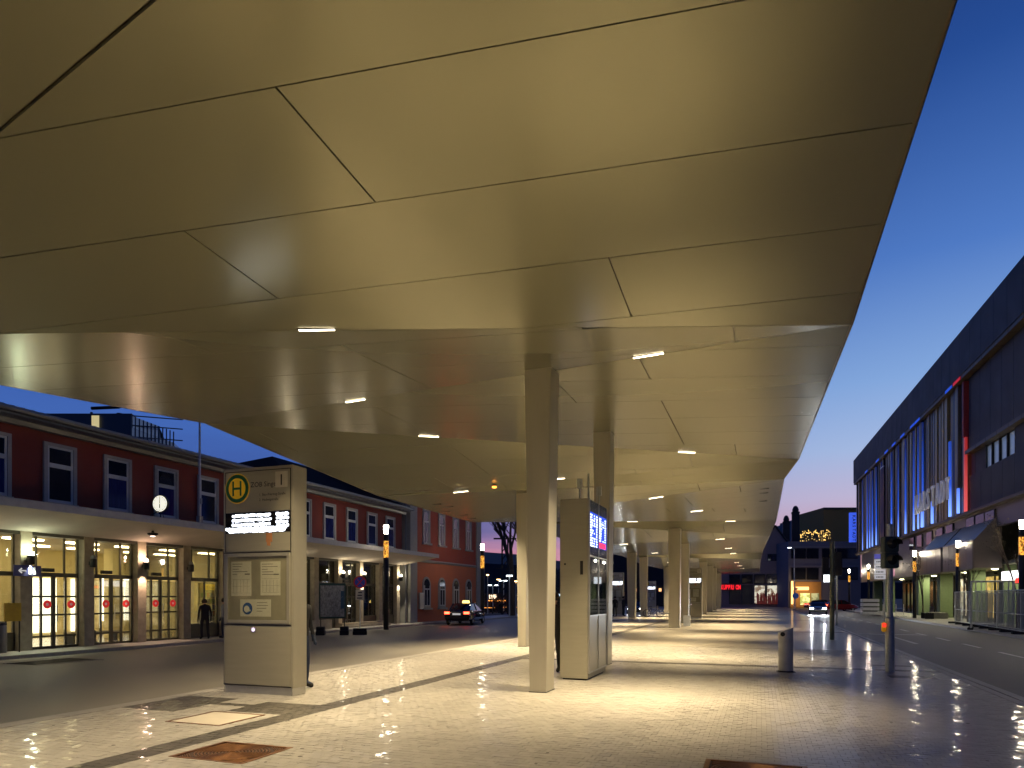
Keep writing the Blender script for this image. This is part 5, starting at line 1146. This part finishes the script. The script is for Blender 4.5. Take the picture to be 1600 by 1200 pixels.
for (x0,x1,y,h,lb) in [(-70,-38,-40,13,'added unseen dark town house behind the camera on the left'),(-36,-8,-48,15,'added unseen dark town house behind the camera in the middle'),(-6,22,-46,14,'added unseen dark town house behind the camera on the right'),(24,70,-42,17,'added unseen dark commercial block behind the camera at far right')]:  # unseen houses added to darken reflections and block the low sky
    t = thing('added_town_house', lb, 'building', (x0, y, 0)); obj('wall', MB().box(0,x1-x0,-12,0,0,h), mat('town_render', (.16,.13,.10), .9), t); obj('roof', MB().prism([(-.5,h),(x1-x0+.5,h),((x1-x0)/2,h+4)], -12.4, .4, 'y'), M_roof, t)
    for k in range(int((x1-x0)/3.2)):
        for j in range(4): obj('window', MB().box(1+k*3.2,2.3+k*3.2,.0,.06,1.5+j*3.1,3.2+j*3.1), emis('town_window', (1,.7,.35), .8) if (k*7+j*3) % 5 == 0 else M_wglass, t)
# ------------------------------------------------------------------ cars
def car(name, label, cat, loc, rz, paint, L_=4.6, W_=1.8, H_=1.43, tail=False, head=False, sign=False, est=False, group=None):
    t = thing(name, label, cat, loc, rz, group)
    # side profile stations: (y, half width, z bottom, z shoulder); front = +y
    secs = [(-.5,.80,.38,.86),(-.485,.90,.30,.96),(-.40,.98,.26,1.0),(-.2,1.0,.22,.95),(0,1.0,.2,.93),(.2,1.0,.22,.91),(.33,.98,.24,.86),(.44,.92,.26,.76),(.49,.82,.32,.64),(.5,.7,.38,.58)]
    mb = MB(); vs = []
    for (y, w, zb, zs) in secs:
        hw = w*W_/2; yy = y*L_; vs += [(-hw*.86,yy,zb),(-hw,yy,zb+.14),(-hw,yy,(zb+zs)/2+.05),(-hw*.93,yy,zs-.03),(-hw*.80,yy,zs),(hw*.80,yy,zs),(hw*.93,yy,zs-.03),(hw,yy,(zb+zs)/2+.05),(hw,yy,zb+.14),(hw*.86,yy,zb)]
    n = 10; m = len(secs)
    mb.add(vs, [(i*n+j,(i+1)*n+j,(i+1)*n+(j+1) % n,i*n+(j+1) % n) for i in range(m-1) for j in range(n)]+[tuple(range(n)),tuple(range((m-1)*n,m*n))[::-1]])
    obj('body', mb, paint, t, smooth=True)
    cabs = [(-.36 if not est else -.47,.78,.93,0),(-.22 if not est else -.40,.66,H_-.05,1),(0,.66,H_,1),(.08,.655,H_-.02,1),(.26,.76,.90,0)]
    gm = MB(); vs = []
    for (y, w, z, _) in cabs:
        hw = w*W_/2; b = .90; vs += [(-W_*.43,y*L_,b-.02),(-hw,y*L_,z-.05 if z > 1 else z),(-hw*.85,y*L_,z),(hw*.85,y*L_,z),(hw,y*L_,z-.05 if z > 1 else z),(W_*.43,y*L_,b-.02)]
    gm.add(vs, [(i*6+j,(i+1)*6+j,(i+1)*6+j+1,i*6+j+1) for i in range(4) for j in range(5)]); obj('windows', gm, mat('car_glass', (.01,.012,.016), .05, spec=.9, var=0), t, smooth=True)
    ry0, ry1 = (-.215 if not est else -.39)*L_, .085*L_; hw = .56*W_/2*1.18
    obj('roof', MB().add([(-hw,ry0,H_-.035),(hw,ry0,H_-.035),(hw,0,H_+.012),(-hw,0,H_+.012),(hw,ry1,H_-.005),(-hw,ry1,H_-.005)], [(0,1,2,3),(3,2,4,5)]), paint, t)
    for s_ in (-1,1):
        px_ = MB().tube((s_*.33*W_,ry0,H_-.06),(s_*.39*W_,(-.36 if not est else -.47)*L_,.93),.03,n=6).tube((s_*.33*W_,ry1,H_-.05),(s_*.385*W_,.26*L_,.90),.03,n=6).tube((s_*.335*W_,-.03*L_,H_-.05),(s_*.43*W_,-.03*L_,.92),.03,n=6)
        obj('window_pillar', px_, paint, t)
        obj('mirror', MB().sphere((s_*(W_/2+.08), .2*L_, .98), .09, 6, .7), paint, t, smooth=True)
        for yy in (-.31, .31):
            tyre = obj('wheel', MB().torus((s_*(W_/2-.11), yy*L_, .32), .245, .085, 'x', 24, 8), M_rubber, t, smooth=True)
            rm = MB().lathe([(.03,s_*(W_/2-.03)),(.18,s_*(W_/2-.05)),(.2,s_*(W_/2-.1)),(.2,s_*(W_/2-.16))], (0,yy*L_,.32), 18, 'x'); obj('rim', rm, M_alu, tyre, smooth=True)
        obj('tail_light', MB().box(min(s_*.52,s_*.88)*W_/2*1, max(s_*.52,s_*.88)*W_/2, -.505*L_, -.475*L_, .72, .86), emis('tail_glow', (1,.05,.02), 14) if tail else mat('tail_red', (.25,.01,.01), .3), t, bevel=.01)
        obj('headlight', MB().box(min(s_*.5,s_*.82)*W_/2, max(s_*.5,s_*.82)*W_/2, .475*L_, .505*L_, .58, .68), (emis('head_glow', (.9,.95,1), 90) if group is None else emis('head_glow_warm', (1,.9,.75), 22)) if head else M_alu, t, bevel=.01)
        if head: lamp('beam', 'SPOT', (s_*.6, .52*L_, .65), (.9,.95,1), 900 if group is None else 120, t, .05, rot=(math.radians(84),0,0), spot=math.radians(50), world=False)
    obj('number_plate', MB().box(-.26,.26,-.512*L_,-.504*L_,.66,.77), mat('plate', (.6,.6,.58), .4, emit=.6), t); obj('rear_bumper', MB().box(-W_*.40,W_*.40,-.51*L_,-.49*L_,.36,.56), M_rubber, t, bevel=.03)
    if sign:
        obj('roof_sign', MB().prism([(-.24,H_+.012),(.24,H_+.012),(.2,H_+.14),(-.2,H_+.14)], -.09,.09,'y'), emis('taxi_yellow', (1,.7,.18), 3), t, bevel=.01)
    return t
P_navy = mat('car_paint_black', (.008,.009,.014), .12, .3, coat=1, var=0); P_sil = mat('car_paint_silver', (.25,.26,.28), .2, .7, coat=1, var=0); P_red = mat('car_paint_red', (.28,.01,.012), .2, .2, coat=1, var=0)
car('taxi', 'dark shiny taxi with lit roof sign and glowing tail lights before the red wing', 'taxi', (-18.35, 41.6, -.09), math.radians(9), P_navy, tail=True, sign=True)
x_, y_ = XY(1262, 72); car('oncoming_car', 'silver car with bright white headlights coming up the right road', 'car', (x_+1.0, y_, -.1), math.radians(176), P_sil, head=True)
x_, y_ = XY(1300, 88); car('red_car', 'red car with glowing tail lights at the street end', 'car', (x_+.8, y_, -.1), math.radians(-58), P_red, tail=True)
x_, y_ = XY(1285, 97); car('red_car', 'second red car partly behind the first at the street end', 'car', (x_, y_, -.1), math.radians(-75), P_red, tail=True)
x_, y_ = XY(999, 70); car('waiting_car', 'dark car with one glaring headlight between the far left columns', 'car', (x_-.3, y_, -.09), math.radians(186), P_navy, head=True, group='cars waiting in the station yard')
# ------------------------------------------------------------------ bicycle
bk = thing('bicycle', 'dark mountain bicycle parked between the far columns', 'bicycle', (*XY(1021, 57.5), 0), YAW-math.radians(10))
for s_, nm in ((-.54,'w'),(.54,'w')):
    wl = obj('wheel', MB().torus((s_,0,.34), .31, .028, 'y', 28, 6), M_rubber, bk, smooth=True); sp = MB()
    for k in range(10): sp.tube((s_,0,.34),(s_+.3*math.cos(k*pi/5),0,.34+.3*math.sin(k*pi/5)),.004,n=4)
    obj('spokes', sp, M_alu, wl)
fr_ = MB()
for a, b in [((-.54,0,.34),(-.1,0,.32)),((-.1,0,.32),(-.22,0,.82)),((-.54,0,.34),(-.2,0,.76)),((-.1,0,.32),(.38,0,.78)),((-.2,0,.76),(.36,0,.84)),((.54,0,.34),(.36,0,.92))]: fr_.tube(a,b,.022,n=8)
obj('frame', fr_, M_dark, bk); obj('saddle', MB().box(-.36,-.1,-.06,.06,.88,.93), M_rubber, bk, bevel=.02); obj('handlebar', MB().tube((.36,-.28,1.0),(.36,.28,1.0),.016,n=8).tube((.36,0,.9),(.36,0,1.0),.016,n=8), M_dark, bk); obj('pedal', MB().box(-.16,-.04,-.12,.12,.22,.26), M_dark, bk)
# ------------------------------------------------------------------ people
def person(label, loc, rz, pose, top, legs, hair=(.03,.02,.015), skin=(.35,.2,.14), h=1.75):
    t = thing('person', label, 'person', loc, rz); s = h/1.75
    J = {'pel':(0,0,.95),'wa':(0,0,1.12),'ch':(0,0,1.33),'ne':(0,0,1.50),'hb':(0,.01,1.57),'hd':(0,.02,1.65),'ht':(0,.015,1.70)}
    for sd, nm in ((-1,'l'),(1,'r')):
        J[nm+'hp'] = (sd*.10,0,.92); J[nm+'kn'] = (sd*.12,.02,.50); J[nm+'an'] = (sd*.13,-.01,.09); J[nm+'to'] = (sd*.15,.17,.035)
        J[nm+'sh'] = (sd*.19,0,1.42); J[nm+'el'] = (sd*.26,-.03,1.14); J[nm+'wr'] = (sd*.27,.05,.90)
    J.update(pose)
    Rr = {'pel':.145,'wa':.125,'ch':.15,'ne':.06,'hb':.075,'hd':.095,'ht':.07,'hp':.10,'kn':.078,'an':.062,'to':.045,'sh':.075,'el':.046,'wr':.032}
    names = list(J); idx = {n_: i for i, n_ in enumerate(names)}
    E = [('pel','wa'),('wa','ch'),('ch','ne'),('ne','hb'),('hb','hd'),('hd','ht')]
    for nm in 'lr': E += [('pel',nm+'hp'),(nm+'hp',nm+'kn'),(nm+'kn',nm+'an'),(nm+'an',nm+'to'),('ch',nm+'sh'),(nm+'sh',nm+'el'),(nm+'el',nm+'wr')]
    vs = [V(J[n_]) for n_ in names]; rad = [Rr.get(n_, Rr.get(n_[1:])) for n_ in names]; es = [(idx[a], idx[b]) for a, b in E]
    for nm in 'lr':
        w_ = V(J[nm+'wr']); d_ = (w_-V(J[nm+'el'])).normalized(); sdv = d_.cross(V((1,0,0))).normalized()
        pi_ = len(vs); vs.append(w_+d_*.07); rad.append(.03); es.append((idx[nm+'wr'], pi_))
        for k, (o_, l_) in enumerate([(-.03,.07),(-.01,.085),(.01,.08),(.03,.06)]):
            vs.append(w_+d_*(.09+l_*.5)+sdv*o_); rad.append(.010); es.append((pi_, len(vs)-1)); vs.append(w_+d_*(.085+l_)+sdv*o_*1.1+V((0,0,0))); rad.append(.008); es.append((len(vs)-2, len(vs)-1))
        vs.append(w_+d_*.04+sdv*.05); rad.append(.011); es.append((idx[nm+'wr'], len(vs)-1)); vs.append(w_+d_*.08+sdv*.06); rad.append(.009); es.append((len(vs)-2, len(vs)-1))
    me = bpy.data.meshes.new('skeleton'); me.from_pydata([tuple(v*s) for v in vs], es, []); o = bpy.data.objects.new('skeleton', me); COL.objects.link(o)
    sk = o.modifiers.new('skin', 'SKIN'); 
    for i, r_ in enumerate(rad): me.skin_vertices[0].data[i].radius = (r_*s*(1.25 if names[i] in ('ch','wa','pel') else 1) if i < len(names) else r_*s, r_*s*.85 if i < len(names) else r_*s)
    me.skin_vertices[0].data[0].use_root = True
    sb_ = o.modifiers.new('sub', 'SUBSURF'); sb_.levels = 2
    dg = bpy.context.evaluated_depsgraph_get(); dg.update(); m2 = bpy.data.meshes.new_from_object(o.evaluated_get(dg)); bpy.data.objects.remove(o)
    m2.name = 'body'; m2.materials.clear(); ms = [mat('skin_%d' % int(skin[0]*100), skin, .6), mat('cloth_%s' % str(top), top, .85), mat('cloth_%s' % str(legs), legs, .85), M_rubber]
    for q in ms: m2.materials.append(q)
    nk = V(J['ne'])*s; hpz = V(J['pel']).z*s; wrs = [V(J[q])*s for q in ('lwr','rwr')]
    for p in m2.polygons:
        c = p.center; p.use_smooth = True
        i = 1
        if (c-nk).dot((V(J['hd'])*s-nk).normalized()) > .015: i = 0
        elif min((c-w_).dot((w_-V(J[e_])*s).normalized()) if (c-w_).length < .25 else -1 for w_, e_ in zip(wrs, ('lel','rel'))) > -1 and any((c-w_).length < .2 and (c-w_).dot((w_-V(J[e_])*s).normalized()) > .01 for w_, e_ in zip(wrs, ('lel','rel'))): i = 0
        elif c.z < .085*s: i = 3
        elif c.z < hpz-.02: i = 2
        p.material_index = i
    link('body', m2, t)
    hdv = V(J['hd'])*s; obj('hair', MB().sphere((hdv.x, hdv.y-.022*s, hdv.z+.03*s), .118*s, 8, 1.0), mat('hair_%d' % int(hair[0]*100), hair, .9), t, smooth=True)
    fc = MB().sphere((hdv.x-.032*s, hdv.y+.088*s, hdv.z), .010*s, 4).sphere((hdv.x+.032*s, hdv.y+.088*s, hdv.z), .010*s, 4).box(hdv.x-.025*s,hdv.x+.025*s,hdv.y+.085*s,hdv.y+.095*s,hdv.z-.062*s,hdv.z-.054*s)
    obj('face_features', fc, M_black, t); obj('nose', MB().sphere((hdv.x, hdv.y+.10*s, hdv.z-.02*s), .014*s, 5, 1.3), ms[0], t, smooth=True)
    return t
x_, y_ = -20.9, uy(320, -20.9); person('man in a black jacket looking down at the station kiosk window', (x_, y_, .02), math.radians(60), {'hd':(0,.09,1.62),'ht':(0,.11,1.67),'hb':(0,.05,1.56),'lkn':(-.12,.08,.5),'lan':(-.13,-.02,.09),'rkn':(.12,.0,.5),'ran':(.13,-.12,.09),'rto':(.15,.05,.035)}, (.01,.01,.012), (.012,.012,.016), h=1.6)
person('person in a grey coat half hidden left of the bus stop panel', (-20.6, uy(350,-20.6), .02), math.radians(150), {}, (.16,.17,.22), (.03,.04,.08), h=1.62)
person('person in dark jacket and blue jeans right behind the bus stop panel', (-8.06, 10.62, 0), math.radians(-100), {}, (.008,.008,.012), (.012,.022,.06), h=1.86)
person('person in black with a pinkish scarf between the nearest column and the screen cabinet', (-4.40, 14.95, 0), math.radians(170), {}, (.010,.010,.012), (.012,.012,.014), h=1.78)
person('dark clothed person waiting at the far left below the distant bus stop panel', (*XY(961,60), 0), math.radians(40), {}, (.012,.012,.014), (.015,.014,.014))
person('second dark clothed person waiting left of the glaring headlight', (*XY(974,61), 0), math.radians(-60), {}, (.02,.018,.016), (.015,.014,.014))
sit = {'lhp':(-.10,.0,.47),'rhp':(.10,.0,.47),'pel':(0,0,.50),'wa':(0,-.02,.68),'ch':(0,.0,.90),'ne':(0,.03,1.07),'hb':(0,.05,1.13),'hd':(0,.08,1.21),'ht':(0,.08,1.26),'lkn':(-.12,.42,.48),'lan':(-.12,.44,.09),'lto':(-.12,.62,.035),'rkn':(.12,.42,.48),'ran':(.12,.44,.09),'rto':(.12,.62,.035),'lsh':(-.19,.0,.99),'rsh':(.19,.0,.99),'lel':(-.25,.1,.74),'rel':(.25,.1,.74),'lwr':(-.12,.32,.62),'rwr':(.12,.32,.62)}
bs = thing('hall_bench', 'bench inside the station hall behind the second glass doors', 'bench', (-23.0, 18.3, .02)); obj('seat', MB().box(-.22,.22,-1.0,1.0,.38,.43), M_stone, bs, bevel=.01)
for s_ in (-1,1): obj('leg', MB().box(-.18,.18,s_*.85-.03,s_*.85+.03,0,.38), M_dark, bs)
person('person in a dark coat seated on the hall bench behind the glass', (-23.0, 17.9, .0), math.radians(-90), sit, (.03,.03,.03), (.03,.03,.035))
